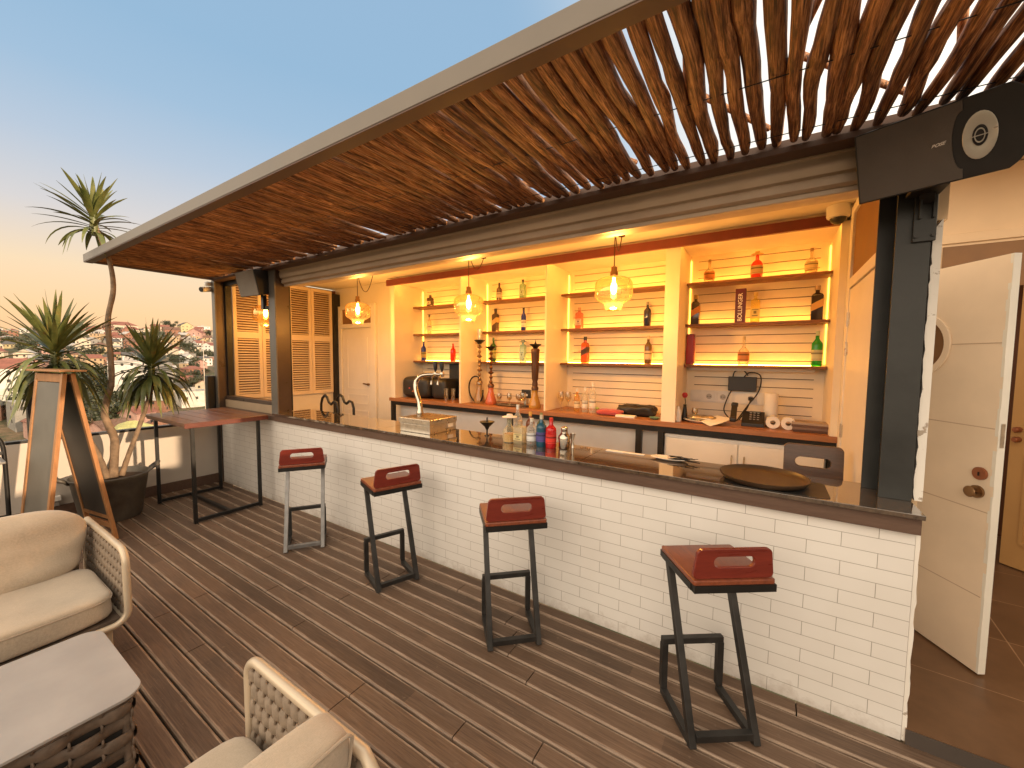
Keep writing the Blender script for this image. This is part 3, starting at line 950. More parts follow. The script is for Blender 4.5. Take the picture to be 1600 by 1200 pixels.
# ------------------------------------------------------------------ bottles
def bottle(label, x, y, z, h, col, style='round', cap=(.05, .04, .03), lab=None, clear=.35, cat='bottle', group='bottles on the back bar shelves', w=1, spout=False, slant=None, low=None):
    t = thing('bottle', label, cat, (x, y, z), group=group)
    r = {'round': .040, 'slim': .034, 'square': .042, 'fat': .052, 'flask': .05, 'decanter': .055}[style] * w
    pr = {'round': [(.0, 0), (.9, 0), (1, .03), (1, .60), (.93, .66), (.55, .73), (.36, .78), (.33, .90)],
          'slim': [(.0, 0), (.92, 0), (1, .03), (1, .62), (.8, .70), (.42, .77), (.38, .90)],
          'square': [(.0, 0), (.95, 0), (1, .02), (1, .70), (.85, .75), (.36, .79), (.33, .90)],
          'fat': [(.0, 0), (.85, 0), (.95, .03), (1, .36), (.96, .52), (.66, .62), (.30, .68), (.27, .88)],
          'flask': [(.0, 0), (.86, 0), (.94, .03), (1, .40), (.9, .50), (.45, .60), (.27, .66), (.25, .88)],
          'decanter': [(.0, 0), (.9, 0), (1, .1), (.98, .38), (.6, .52), (.34, .60), (.30, .85)]}[style]
    n = 4 if style == 'square' else 16
    k = 1.28 if style == 'square' else 1
    g = gmat('glass_%d_%d_%d_%d' % (*[int(c * 99) for c in col], int(clear * 99)), col, clear)
    b = MB().lathe([(a * r * k, q * h) for a, q in pr], (0, 0, 0), n)
    b.build('glass', g, t, w=False, smooth=40)
    if low:
        MB().lathe([(0, .004), (r * k * .93, .006), (r * k * .93, h * .3), (0, h * .3)], (0, 0, 0), n).build('liquid', gmat('liquid_%d_%d_%d' % tuple(int(c * 99) for c in low), low, .2), t, w=False, smooth=40)
    cr_ = pr[-1][0] * r * k * 1.12
    cm = cmat('cap_%d_%d_%d' % tuple(int(c * 99) for c in cap), cap, .4)
    if spout:
        MB().lathe([(0, 0), (cr_, 0), (cr_ * 3.4, h * .025), (cr_ * 3.1, h * .045), (cr_ * 1.5, h * .06), (cr_ * 1.25, h * .13), (.0, h * .14)], (0, 0, h * .86), 12).build('stopper', cm, t, w=False, smooth=50)
    else:
        MB().lathe([(0, 0), (cr_, 0), (cr_, h * .13), (0, h * .13)], (0, 0, h * .87), 12).build('cap', cm, t, w=False, smooth=50)
    if lab:
        lm = cmat('label_%d_%d_%d' % tuple(int(c * 99) for c in lab), lab, .7)
        z0, z1 = h * .16, h * .46
        if style == 'square':
            q = r * k * .7072 + .0012
            bx = MB()
            if slant:
                bx.add([(-q, -q - .001, z0 + .03), (q, -q - .001, z0 + .075), (q, -q - .001, z1 + .05), (-q, -q - .001, z1)], [(0, 1, 2, 3)])
                bx.add([(q + .001, -q, z0 + .075), (q + .001, q, z0 + .075), (q + .001, q, z1 + .05), (q + .001, -q, z1 + .05)], [(0, 1, 2, 3)])
            else:
                bx.box(-q, -q - .001, z0, q, -q + .001, z1)
            lb_ = bx.build('paper_label', lm, t, w=False)
            dk_ = tuple(c_ * .3 for c_ in lab)
            pm = cmat('print_%d_%d_%d' % tuple(int(c * 99) for c in dk_), dk_, .7)
            if not slant:
                for u0, u1, hw in ((.15, .25, .6), (.42, .72, .3), (.82, .9, .7)):
                    MB().box(-q * hw, -q - .0024, z0 + (z1 - z0) * u0, q * hw, -q - .0014, z0 + (z1 - z0) * u1).build('label_print', pm, lb_, w=False)
        else:
            lb_ = MB().lathe([(r * 1.015, z0), (r * 1.015, z1)], (0, 0, 0), 16, cap=False).build('paper_label', lm, t, w=False, smooth=50)
            dk_ = tuple(q * .35 for q in lab)
            pm = cmat('print_%d_%d_%d' % tuple(int(c * 99) for c in dk_), dk_, .7)
            for u0, u1 in ((.12, .16), (.60, .78), (.88, .92)):
                MB().lathe([(r * 1.022, z0 + (z1 - z0) * u0), (r * 1.022, z0 + (z1 - z0) * u1)], (0, 0, 0), 16, cap=False).build('label_print', pm, lb_, w=False, smooth=50)
    return t
WHT, BLK, GLD, CRM = (.78, .74, .68), (.03, .025, .02), (.45, .28, .08), (.75, .66, .48)
SH1, SH2, SH3 = 2.538, 2.118, 1.703
YT = 2.12
bottle('clear tequila style bottle with orange label, left end of top shelf in the widest bay', -.546, YT, SH1, .232, (.80, .72, .50), 'flask', (.35, .22, .1), (.55, .22, .06), .82)
bottle('bright red liqueur bottle with wide gold stopper on the top shelf', -.133, YT, SH1, .262, (.75, .06, .02), 'fat', (.62, .42, .14), (.42, .28, .14), .3, spout=True)
bottle('clear bottle with cream label at the right end of the top shelf', .289, YT, SH1, .232, (.80, .72, .52), 'flask', (.25, .16, .1), (.62, .5, .28), .8)
bottle('black whisky bottle with slanted orange label beside the wide post', -.663, YT, SH2, .305, (.05, .03, .02), 'square', GLD, (.60, .24, .06), .1, slant=1)
bottle('clear yellow tinted bottle with dark neck label beside the maroon box', -.131, YT, SH2, .290, (.85, .65, .12), 'square', (.55, .38, .12), (.72, .58, .22), .8, w=1.0)
bottle('large black whisky bottle with slanted gold label at the right shelf end', .346, YT, SH2, .311, (.04, .028, .025), 'square', (.42, .30, .2), (.62, .36, .12), .1, w=1.12, slant=1)
bottle('clear flask bottle with orange round label in the middle of the low right shelf', -.212, YT, SH3, .284, (.82, .72, .5), 'flask', (.62, .45, .22), (.60, .24, .08), .82)
bottle('bright green liqueur bottle with cream label at the end of the low shelf', .365, YT, SH3, .319, (.03, .42, .05), 'round', (.6, .66, .4), (.62, .64, .4), .4, w=1.05)
bottle('pink gin bottle with white label under the right hanging lamp', -1.961, YT, SH2, .255, (.70, .25, .16), 'square', (.5, .3, .2), (.75, .55, .45), .45)
bottle('dark blue black wine bottle beside the wide post', -1.152, YT, SH2, .270, (.025, .03, .075), 'round', (.30, .28, .25), None, .12)
bottle('orange red spirit bottle with black slanted label on the low shelf of the third bay', -1.877, YT, SH3, .317, (.78, .20, .05), 'square', BLK, (.08, .05, .035), .5, slant=1)
bottle('brown bottle with pale label right end of the low shelf in the third bay', -1.133, YT, SH3, .312, (.16, .09, .03), 'round', (.55, .45, .3), (.66, .54, .38), .2)
bottle('dark rum bottle with grey label on the top shelf of the second bay', -3.149, YT, SH1, .243, (.09, .045, .03), 'round', BLK, (.42, .38, .34), .2)
bottle('pale green gin bottle on the top shelf of the second bay', -2.769, YT, SH1, .250, (.30, .48, .34), 'square', (.06, .05, .05), (.38, .50, .42), .55, w=.9)
bottle('dark whisky bottle with slanted gold label, middle shelf of the second bay', -3.210, YT, SH2, .317, (.06, .03, .022), 'square', BLK, (.5, .33, .14), .12, slant=1, w=.95)
bottle('blue vodka bottle with white label, middle shelf of the second bay', -2.754, YT, SH2, .303, (.03, .05, .42), 'slim', BLK, (.72, .70, .66), .4)
bottle('pale blue gin bottle on the lowest shelf of the second bay', -2.758, YT, SH3, .300, (.36, .60, .60), 'square', (.25, .3, .28), (.45, .64, .62), .62, w=.9, spout=True)
bottle('green bottle with yellow label behind the twin hookahs', -3.240, YT, SH3, .335, (.05, .16, .05), 'round', (.1, .2, .08), (.55, .5, .15), .3)
bottle('short dark bottle with white label on the top shelf of the first bay', -4.442, YT, SH1, .176, (.05, .025, .02), 'square', BLK, (.6, .5, .4), .15)
bottle('clear bottle with white label and black cap, middle shelf of the first bay', -4.465, YT, SH2, .300, (.80, .68, .45), 'slim', BLK, (.74, .66, .52), .7)
bottle('deep blue bottle with gold label left end of the low shelf of the first bay', -4.593, YT, SH3, .302, (.02, .035, .30), 'round', (.05, .05, .2), (.32, .26, .1), .3)
bottle('red bottle right end of the low shelf of the first bay', -3.981, YT, SH3, .262, (.78, .05, .02), 'round', (.65, .10, .05), None, .4)
# back counter bottles
BG = 'bottles and glasses on the wood back counter'
bottle('small orange liqueur bottle beside the two stemmed glasses', -1.86, 1.86, BZ, .262, (.80, .42, .10), 'slim', WHT, (.72, .60, .4), .7, group=BG)
bottle('clear square bottle between the orange bottle and the tallest clear bottle', -1.76, 1.86, BZ, .285, (.82, .76, .62), 'slim', WHT, (.74, .72, .66), .8, group=BG)
bottle('tallest clear vodka bottle in the trio on the wood counter', -1.66, 1.84, BZ, .345, (.84, .78, .66), 'round', WHT, (.78, .72, .62), .78, group=BG)
# counter bottles by the shaker
CG = 'bottles grouped on the bar top'
CT = 1.086
bottle('clear decanter with wide white stopper and yellow liquid at the left of the bar group', -1.715, .20, CT, .225, (.84, .78, .55), 'decanter', (.80, .76, .68), None, .85, group=CG, spout=True, low=(.75, .42, .06))
bottle('gin bottle with cream label second from the left in the bar group', -1.615, .20, CT, .178, (.80, .68, .42), 'square', (.45, .3, .18), (.72, .58, .28), .7, group=CG)
bottle('tall clear bottle with white cap at the back of the bar group', -1.72, .33, CT, .285, (.82, .76, .66), 'round', (.76, .74, .70), None, .8, group=CG, w=.9)
bottle('amber bottle with orange cap at the back of the bar group', -1.60, .33, CT, .235, (.30, .09, .03), 'round', (.75, .40, .08), (.3, .1, .05), .3, group=CG, w=.9)
bottle('clear bottle with white label in the middle of the bar group', -1.520, .215, CT, .205, (.84, .80, .72), 'round', (.74, .68, .58), (.80, .79, .76), .75, group=CG)
bottle('green necked bottle hidden behind the teal bottle', -1.50, .33, CT, .235, (.10, .16, .05), 'round', (.2, .22, .08), None, .3, group=CG, w=.85)
bottle('teal blue bottle with navy label beside the red bottle', -1.432, .21, CT, .238, (.02, .12, .20), 'round', (.62, .55, .42), (.10, .09, .30), .25, group=CG)
bottle('bright red bottle with red cap next to the steel shaker', -1.345, .20, CT, .225, (.70, .02, .02), 'round', (.70, .03, .02), (.80, .05, .03), .25, group=CG)

# cartons on the shelves
bx = thing('champagne_carton', 'tall maroon champagne carton with white lettering on the middle shelf', 'box', (-.256, YT, SH2))
MB().box(-.301, YT - .045, SH2, -.211, YT + .045, SH2 + .332).build('carton', cmat('maroon_carton', (.10, .012, .016), .35), bx, bevel=.003)
text('BOLLINGER', bx, M['paper'], .052, (.0, -.0465, .15), (R(90), R(-90), 0), bold=.0006)
bx = thing('gift_carton', 'glossy red gift carton at the left end of the low right shelf', 'box', (-.69, YT, SH3))
MB().box(-.735, YT - .045, SH3, -.66, YT + .045, SH3 + .317).build('carton', cmat('red_carton', (.30, .012, .012), .25), bx, bevel=.006)
MB().box(-.6599, YT - .02, SH3 + .03, -.6585, YT + .02, SH3 + .28).build('carton_print', cmat('dark_red_print', (.55, .05, .03), .4), bx)

# ------------------------------------------------------------------ hanging lamps
def pendant(x, y, zt, label, swag=(.25, .0), dz=0, en=44):
    t = thing('hanging_lamp', label, 'lamp', (x, y, zt - .30), group='amber glass lamps hanging over the bar')
    g = [(.036, .302), (.06, .292), (.11, .280), (.145, .262), (.161, .235), (.165, .20), (.165, .135), (.157, .105), (.132, .080), (.098, .064), (.080, .050), (.076, .025), (.068, .004), (.055, .0)]
    sh = MB().lathe([(r, z) for r, z in g], (0, 0, 0), 32, cap=False)
    sh.build('glass_shade', M['amber'], t, w=False, smooth=60)
    MB().lathe([(.0, .30), (.034, .302), (.034, .33), (.026, .345), (.026, .375), (.008, .385), (.0, .385)], (0, 0, 0), 16).build('socket', M['brass'], t, w=False, smooth=40)
    MB().lathe([(.0, .29), (.012, .285), (.014, .25), (.026, .215), (.028, .19), (.021, .155), (.009, .138), (0, .135)], (0, 0, 0), 14).build('bulb', M['bulb'], t, w=False, smooth=60)
    c = CZ - (zt - .30)
    pts = [(0, 0, .38), (0, 0, c * .6), (0, 0, c - .03)]
    MB().tube(pts, .0045, 6).build('cord', M['cord'], t, w=False)
    sw = []
    for i in range(13):
        a = i / 12
        sw.append((swag[0] * a, swag[1] * a, c - .03 - .30 * dz * (a * (1 - a)) * 4 - .0))
    MB().tube(sw, .0045, 6).lathe([(.02, 0), (.03, .0), (.03, .028), (.0, .028)], (swag[0], swag[1], c - .029), 12).build('swag_cord', M['cord'], t, w=False)
    pl = bpy.data.lights.new('lamp_light', 'POINT')
    pl.energy = en; pl.color = (1, .55, .19); pl.shadow_soft_size = .04
    po = bpy.data.objects.new('lamp_light', pl); COL.objects.link(po); po.parent = t; po.location = (0, 0, .08)
pendant(-1.18, 1.05, 2.485, 'amber glass lamp in front of the third bay, nearest the widest bay', (-.03, .28), .55)
pendant(-2.82, 1.05, 2.455, 'amber glass lamp hanging between the first and second bays', (-.0, .27), .5)
pendant(-4.76, 1.05, 2.50, 'amber glass lamp in front of the cream back door', (.28, .05), .9, 34)
pendant(-5.93, .42, 2.46, 'amber glass lamp half hidden behind the left bar post', (.1, .1), .5, 10)

# ------------------------------------------------------------------ things on the back counter
def hookah(label, x, y, h, glasscol, metalc, vase, hose=False, style=0):
    t = thing('hookah', label, 'hookah', (x, y, BZ), group='hookahs on the wood back counter')
    vb = h * .26
    MB().lathe([(0, 0), (.070, 0), (.076, .014), (.072, .05), (.046, vb * .62), (.034, vb * .82), (.036, vb), (.0, vb)], (0, 0, 0), 18).build('vase', gmat(vase + '_vase', glasscol, .3), t, w=False, smooth=50)
    MB().lathe([(0, vb), (.042, vb), (.045, vb + .03), (.030, vb + .05), (0, vb + .05)], (0, 0, 0), 16).build('collar', cmat(metalc[0], *metalc[1:]), t, w=False, smooth=50)
    pr = [(0, vb + .05)]
    zz = vb + .05
    top = h * (.80 if style == 0 else .86)
    if style == 0:
        k = 0
        big = (2, 5, 7)
        while zz < top:
            g_ = 1.55 if k in big else 1
            for r, d in ((.012, .0), (.021 * g_, .012), (.026 * g_, .022), (.017, .036), (.012, .05)):
                pr.append((r, zz + d))
            zz += .062; k += 1
    else:
        pr += [(.034, zz), (.036, zz + .03), (.030, zz + .06), (.040, zz + .09), (.046, zz + (top - zz) * .5), (.052, top - .05), (.056, top - .02), (.044, top)]
        zz = top
    pr.append((0, zz))
    MB().lathe(pr, (0, 0, 0), 16).build('stem', cmat(metalc[0], *metalc[1:]), t, w=False, smooth=50)
    MB().lathe([(0, zz), (.024, zz), (.040, zz + .02), (.072, zz + .045), (.076, zz + .054), (.06, zz + .05), (0, zz + .03)], (0, 0, 0), 18).build('bowl', M['black'], t, w=False, smooth=50)
    if h > .9:
        MB().lathe([(0, 0), (.02, .0), (.034, .03), (.026, .06), (.034, .09), (.036, .15), (.03, .155), (.0, .12)], (0, 0, zz + .045), 14).build('foil_cup', M['silver'], t, w=False, smooth=40)
    else:
        MB().lathe([(0, 0), (.012, 0), (.016, .03), (.006, .05), (0, .085)], (0, 0, zz + .03), 12).build('bowl_tip', M['black'], t, w=False, smooth=40)
    if hose:
        pts = []
        for i in range(25):
            a = i / 24
            an = R(60 + 300 * a)
            pts.append((.0 + .115 * cos(an) * (1.15 if cos(an) < 0 else .9), -.06 - .02 * sin(an), .185 + .18 * sin(an)))
        MB().tube(pts, .010, 8).build('hose', M['black'], t, w=False, smooth=60)
hookah('slim silver hookah with coiled black hose on the back counter', -3.30, 1.88, .97, (.45, .28, .12), ('hookah_silver', (.34, .24, .16), .3, .8), 'smoky', True)
hookah('copper hookah with red glass base beside the coiled hose', -3.08, 1.84, .86, (.62, .16, .07), ('hookah_copper', (.15, .07, .04), .32, .7), 'red')
hookah('tall dark patterned hookah with golden base in front of a divider', -2.40, 1.82, .85, (.62, .34, .06), ('hookah_bronze', (.10, .05, .03), .4, .5), 'gold', False, 1)

t = thing('beer_keg_cooler', 'black rounded cooler with an orange chilli mark on the back counter', 'drinks cooler', (-4.36, 1.98, BZ))
MB().pillow((-4.46, 1.97, BZ + .165), (.56, .40, .32), 5, 12).build('body', M['blackplastic'], t, smooth=60)
MB().pillow((-4.03, 2.0, BZ + .155), (.30, .34, .30), 5, 12).build('rear_housing', M['blackplastic'], t, smooth=60)
mb = MB()
c0 = []
for i in range(9):
    a = i / 8
    c0.append((-4.42 - .055 + .10 * a ** .7, 1.764 - .002 * a, BZ + .10 + .14 * a ** 1.4))
mb.tube(c0, [.006, .013, .016, .016, .015, .013, .010, .008, .004], 8)
mb.build('chilli_mark', cmat('orange_mark', (.75, .24, .10), .4), t, smooth=60)
MB().disc((-4.535, 1.767, BZ + .15), (0, -1, 0), .012, .006, 10).build('red_button', cmat('red_mark', (.6, .08, .06), .4), t)
t = thing('black_display', 'dark glass panel standing behind the black cooler', 'panel', (-3.93, 2.2, BZ))
MB().box(-4.12, 2.19, BZ + .002, -3.60, 2.225, BZ + .52).build('panel', M['blackplastic'], t, bevel=.004)

def goblet(label, x, y, z, h=.18, r=.036, group=BG, name='stemmed_glass', cat='glass'):
    t = thing(name, label, cat, (x, y, z), group=group)
    MB().lathe([(0, 0), (r * .85, 0), (r * .85, .004), (.006, .01), (.005, h * .42), (r * .6, h * .5), (r, h * .66), (r * 1.02, h * .8), (r * .9, h), (r * .86, h), (r * .95, h * .8), (r * .9, h * .66), (0, h * .48)], (0, 0, 0), 16).build('glass', M['clear'], t, w=False, smooth=50)
    return t
for i, (gx, gy, lb) in enumerate(((-2.93, 1.82, 'small stemmed glass at the left end of the dark round tray'), (-2.84, 1.92, 'small stemmed glass at the back of the dark round tray'),
                                  (-2.76, 1.80, 'small stemmed glass in the middle of the dark round tray'), (-2.69, 1.90, 'small stemmed glass in front of the black card holder'), (-2.60, 1.80, 'small stemmed glass at the right end of the dark round tray'))):
    goblet(lb, gx, gy, BZ + .012, .14, .033)
for gx, lb in ((-2.06, 'left one of the two tall wine glasses beside the divider'), (-1.97, 'right one of the two tall wine glasses next to the orange bottle')):
    goblet(lb, gx, 1.86, BZ, .22, .038)
goblet('big tulip wine glass in front of the tall dark hookah', -2.52, 1.74, BZ, .19, .04)
for gx, gy, lb in ((-3.86, 1.83, 'clear tumbler stack beside the black cooler'), (-3.79, 1.90, 'clear tumbler stack against the first divider')):
    t = thing('tumbler_stack', lb, 'glass', (gx, gy, BZ), group=BG)
    MB().lathe([(0, 0), (.03, 0), (.033, .05), (.030, .055), (.034, .11), (.031, .115), (.035, .17), (.032, .17), (.028, .06), (0, .01)], (0, 0, 0), 14).build('glass', M['clear'], t, w=False, smooth=30)
t = thing('round_tray', 'dark round tray carrying the small stemmed glasses', 'tray', (-2.77, 1.86, BZ))
MB().lathe([(0, .0), (.19, .0), (.205, .01), (.20, .012), (.185, .005), (0, .005)], (0, 0, 0), 28, 1.25, .62).build('dish', M['tray'], t, w=False, smooth=40)
t = thing('card_holder', 'small black card holder standing on a chrome foot behind the tray', 'card holder', (-2.66, 2.05, BZ))
MB().box(-.065, -.012, .09, .065, .012, .20).build('card', M['blackplastic'], t, w=False, bevel=.003)
MB().box(-.03, -.0135, .12, .03, -.0125, .145).build('card_print', M['paper'], t, w=False)
MB().box(-.02, -.03, .002, .02, .03, .089).build('foot', M['brushed'], t, w=False)

t = thing('red_cloth', 'folded red cloth with a green tag on the back counter', 'cloth', (-1.44, 1.80, BZ))
MB().pillow((0, 0, .03), (.28, .16, .058), 4, 10, Matrix.Rotation(.1, 3, 'Z'), wr=.3, seed=3).build('cloth', fabric('red_cloth_fabric', (.42, .07, .07)), t, w=False, smooth=70)
MB().lathe([(0, 0), (.02, .008), (.016, .022), (0, .028)], (-.16, .03, .045), 10).build('green_tag', cmat('lime_tag', (.30, .42, .10), .6), t, w=False, smooth=50)
t = thing('folded_black_bag', 'crumpled shiny black bag leaning by the third bay on the back counter', 'bag', (-1.18, 1.92, BZ))
MB().pillow((0, 0, .06), (.40, .22, .115), 4, 12, wr=.45, seed=9).build('bag', M['blackplastic'], t, w=False, smooth=70)
t = thing('white_booklet', 'white booklet on the counter edge in front of the black bag', 'booklet', (-1.24, 1.715, BZ))
MB().box(-.10, -.045, .001, .10, .045, .022).build('pages', M['paper'], t, w=False, bevel=.002)
t = thing('teal_saucer', 'small teal saucer between the black bag and the wide post', 'dish', (-.96, 1.76, BZ))
MB().lathe([(0, 0), (.035, 0), (.055, .02), (.05, .02), (0, .006)], (0, 0, 0), 18).build('dish', cmat('teal_ceramic', (.16, .34, .28), .3), t, w=False, smooth=50)

# right hand bay: sockets, router, phone, rolls
so_ = thing('socket_row', 'row of white wall sockets and switches under the lowest right shelf', 'wall socket', (-.35, 2.235, 1.36))
MB().box(-.70, 2.231, 1.305, .0, 2.239, 1.43).build('back_plate', M['whiteplastic'], so_, bevel=.002)
for i, sx in enumerate((-.645, -.515, -.385, -.135, .01)):
    p = MB().box(sx - .05, 2.223, 1.315, sx + .05, 2.230, 1.42).build('face_plate', M['whiteplastic'], so_, bevel=.004)
    if i in (1, 2, 3):
        MB().disc((sx, 2.2228, 1.368), (0, -1, 0), .028, .002, 18).build('socket_well', cmat('socket_grey', (.45, .41, .36), .5), p)
        MB().disc((sx - .011, 2.2204, 1.368), (0, -1, 0), .005, .002, 8).disc((sx + .011, 2.2204, 1.368), (0, -1, 0), .005, .002, 8).build('pin_hole', M['black'], p)
    elif i == 0:
        MB().box(sx - .03, 2.219, 1.337, sx + .03, 2.2228, 1.398).build('switch_key', M['whiteplastic'], p, bevel=.003)
    else:
        MB().box(sx - .025, 2.221, 1.355, sx + .025, 2.2228, 1.378).build('data_port', M['black'], p)
MB().lathe([(0, 0), (.022, 0), (.022, .03), (0, .035)], (-.135, 2.19, 1.352), 12).build('plug', M['blackplastic'], so_, smooth=40)
rt_ = thing('router_box', 'black router box fixed to the slatted wall with hanging cables', 'router', (-.237, 2.20, 1.45))
MB().box(-.34, 2.185, 1.44, -.09, 2.23, 1.585).build('housing', M['blackplastic'], rt_, bevel=.006)
for pts in ([(-.30, 2.20, 1.586), (-.28, 2.17, 1.64), (-.21, 2.17, 1.65), (-.17, 2.2, 1.60)], [(-.20, 2.20, 1.586), (-.15, 2.16, 1.63), (-.06, 2.14, 1.60), (-.07, 2.12, 1.45), (-.16, 2.08, 1.30), (-.24, 2.0, 1.16)],
            [(-.31, 2.20, 1.44), (-.34, 2.16, 1.36), (-.36, 2.1, 1.24), (-.28, 2.0, 1.155)], [(-.135, 2.17, 1.36), (-.16, 2.1, 1.28), (-.22, 2.0, 1.17)]):
    sm = []
    P = [Vector(p) for p in pts]
    for i in range(len(P) - 1):
        a, b = P[i], P[i + 1]
        pa, nb = P[max(i - 1, 0)], P[min(i + 2, len(P) - 1)]
        for k in range(6):
            u = k / 6
            sm.append(.5 * ((2 * a) + (b - pa) * u + (2 * pa - 5 * a + 4 * b - nb) * u * u + (3 * a - pa - 3 * b + nb) * u ** 3))
    sm.append(P[-1])
    MB().tube(sm, .006, 6).build('cable', M['black'], rt_, smooth=60)
ph = thing('desk_phone', 'black desk phone on the back counter below the router box', 'telephone', (-.13, 1.90, BZ))
MB().prism([(-.10, .0), (.09, .0), (.09, .12), (.075, .125), (-.10, .03)], 'x', -.06, .12).build('base', M['blackplastic'], ph, w=False, bevel=.004)
MB().beam((-.13, -.07, .06), (-.13, .08, .175), .05, .03).pillow((-.13, -.08, .055), (.06, .06, .05), 4, 4).pillow((-.13, .085, .175), (.06, .06, .05), 4, 4).build('handset', M['blackplastic'], ph, w=False, bevel=.004)
keys = MB()
for i in range(4):
    for j in range(3):
        yk = -.05 + i * .03
        zk = .031 + (yk + .10) * .545
        keys.box(.0 + j * .03, yk - .009, zk + .004, .018 + j * .03, yk + .009, zk + .010)
keys.build('keypad', cmat('key_grey', (.30, .28, .26), .5), ph, w=False)
MB().box(.0, .045, .118, .09, .075, .128).build('display', cmat('phone_screen', (.10, .11, .10), .2), ph, w=False)
t = thing('paper_towel_roll', 'upright paper towel roll behind the toilet rolls', 'paper roll', (.035, 2.06, BZ))
MB().lathe([(0, 0), (.055, 0), (.058, .01), (.058, .29), (.055, .30), (.02, .30), (.02, .02), (0, .02)], (0, 0, 0), 24).build('roll', M['paper'], t, w=False, smooth=40)
for rx, lb in ((.055, 'left toilet roll of the pair lying on the back counter'), (.168, 'right toilet roll of the pair, next to the stacked folders')):
    t = thing('toilet_roll', lb, 'paper roll', (rx, 1.80, BZ + .055), group='pair of toilet rolls on the back counter')
    o_, i_ = [], []
    for k in range(24):
        a = 2 * pi * k / 24
        o_.append((.054 * cos(a), .054 * sin(a))); i_.append((.02 * cos(a), .02 * sin(a)))
    MB().ring(o_, i_, lambda a, b, d: (a, d, b), .10).build('paper', M['paper'], t, w=False, smooth=40)
    MB().ring([(a * .99, b * .99) for a, b in i_], [(a * .9, b * .9) for a, b in i_], lambda a, b, d: (a, d - .001, b), .1015).build('core', cmat('card_core', (.33, .22, .13), .8), t, w=False, smooth=40)
t = thing('folder_stack', 'stack of brown menu folders at the right end of the back counter', 'folders', (.335, 1.84, BZ))
rr_ = random.Random(2)
for i in range(4):
    c = [(.10, .05, .035), (.22, .15, .12), (.13, .07, .05), (.36, .28, .22)][i]
    b = MB(); a = rr_.uniform(-.08, .08)
    rm = Matrix.Rotation(a, 3, 'Z')
    q = MB().box(-.14, -.10, .001 + i * .0205, .14, .10, .02 + i * .0205)
    q.v = [rm @ v for v in q.v]
    q.build('folder', cmat('folder_%d' % i, c, .6), t, w=False, bevel=.002)
t = thing('snack_plate', 'foil covered snack plate with white napkin on the back counter', 'plate', (-.50, 1.82, BZ))
MB().lathe([(0, .0), (.12, 0), (.17, .025), (.165, .028), (0, .008)], (0, 0, 0), 24, 1.15, .7).build('plate', M['whiteplastic'], t, w=False, smooth=40)
MB().pillow((-.02, .0, .045), (.26, .15, .05), 3, 10, wr=.5, seed=5).build('foil', M['brushed'], t, w=False, smooth=30)
MB().add([(-.02, -.14, .03), (.16, -.15, .03), (.24, .02, .06), (.10, .08, .07), (.07, -.21, -.0)], [(0, 4, 1), (0, 1, 2, 3)]).build('napkin', M['paper'], t, w=False)
t = thing('rose_stem', 'red rose in a slim dark vase beside the wide post', 'flower', (-.69, 1.86, BZ))
MB().lathe([(0, 0), (.026, 0), (.03, .03), (.02, .10), (.014, .15), (.018, .16), (0, .15)], (0, 0, 0), 14).build('vase', M['blackplastic'], t, w=False, smooth=50)
MB().tube([(0, 0, .14), (.004, 0, .19), (-.004, 0, .235)], .004, 6).build('stem', M['leaf'], t, w=False)
MB().lathe([(0, 0), (.018, .008), (.028, .03), (.022, .05), (.012, .056), (0, .05)], (-.004, 0, .225), 9).build('petals', cmat('rose_red', (.42, .02, .03), .6), t, w=False, smooth=40)
goblet('small glass cruet with dark sauce beside the rose', -.60, 1.88, BZ, .13, .03, name='cruet', cat='cruet')
t = thing('soap_bottle', 'white soap bottle lying at the foot of the rose vase', 'bottle', (-.73, 1.75, BZ))
MB().lathe([(0, 0), (.028, 0), (.03, .02), (.028, .11), (.012, .13), (.012, .15), (0, .15)], (0, 0, 0), 14).build('bottle', M['whiteplastic'], t, w=False, smooth=50)

# ------------------------------------------------------------------ things on the bar top
tp = thing('beer_tap', 'chrome beer tap arching over a steel drip tray box', 'beer tap', (-2.60, .2, CT))
x0, x1, y0, y1 = -2.80, -2.42, .03, .385
MB().box(x0 + .006, y0 + .006, CT + .001, x1 - .006, y1 - .006, CT + .075).build('tray_box', M['brushed'], tp, bevel=.003)
MB().box(x0, y0, CT + .076, x1, y1, CT + .125).build('drip_tray', M['brushed'], tp, bevel=.004)
mb = MB().box(x0 + .02, y0 + .02, CT + .1255, x1 - .02, y1 - .02, CT + .1275)
mb.build('grate', cmat('grate_bronze', (.40, .26, .12), .3, .8), tp)
bars = MB()
for i in range(14):
    xx = x0 + .035 + i * (x1 - x0 - .07) / 13
    bars.box(xx - .004, y0 + .025, CT + .128, xx + .004, y1 - .025, CT + .131)
bars.build('grate_bars', M['brushed'], tp)
MB().box(x1 - .0055, y1 - .12, CT + .035, x1 - .0035, y1 - .05, CT + .068).build('rating_label', M['paper'], tp)
px_, py_ = -2.66, .15
pts = [(px_, py_, CT + .128), (px_ + .0, py_, CT + .20), (px_ - .015, py_ + .01, CT + .26), (px_ - .055, py_ + .015, CT + .335), (px_ - .075, py_ + .02, CT + .40), (px_ - .068, py_ + .03, CT + .455), (px_ - .03, py_ + .05, CT + .495), (px_ + .03, py_ + .07, CT + .508), (px_ + .10, py_ + .10, CT + .512), (px_ + .16, py_ + .12, CT + .512)]
P = [Vector(p) for p in pts]
sm = []
for i in range(len(P) - 1):
    a, b = P[i], P[i + 1]
    pa, nb = P[max(i - 1, 0)], P[min(i + 2, len(P) - 1)]
    for k in range(5):
        u = k / 5
        sm.append(.5 * ((2 * a) + (b - pa) * u + (2 * pa - 5 * a + 4 * b - nb) * u * u + (3 * a - pa - 3 * b + nb) * u ** 3))
sm.append(P[-1])
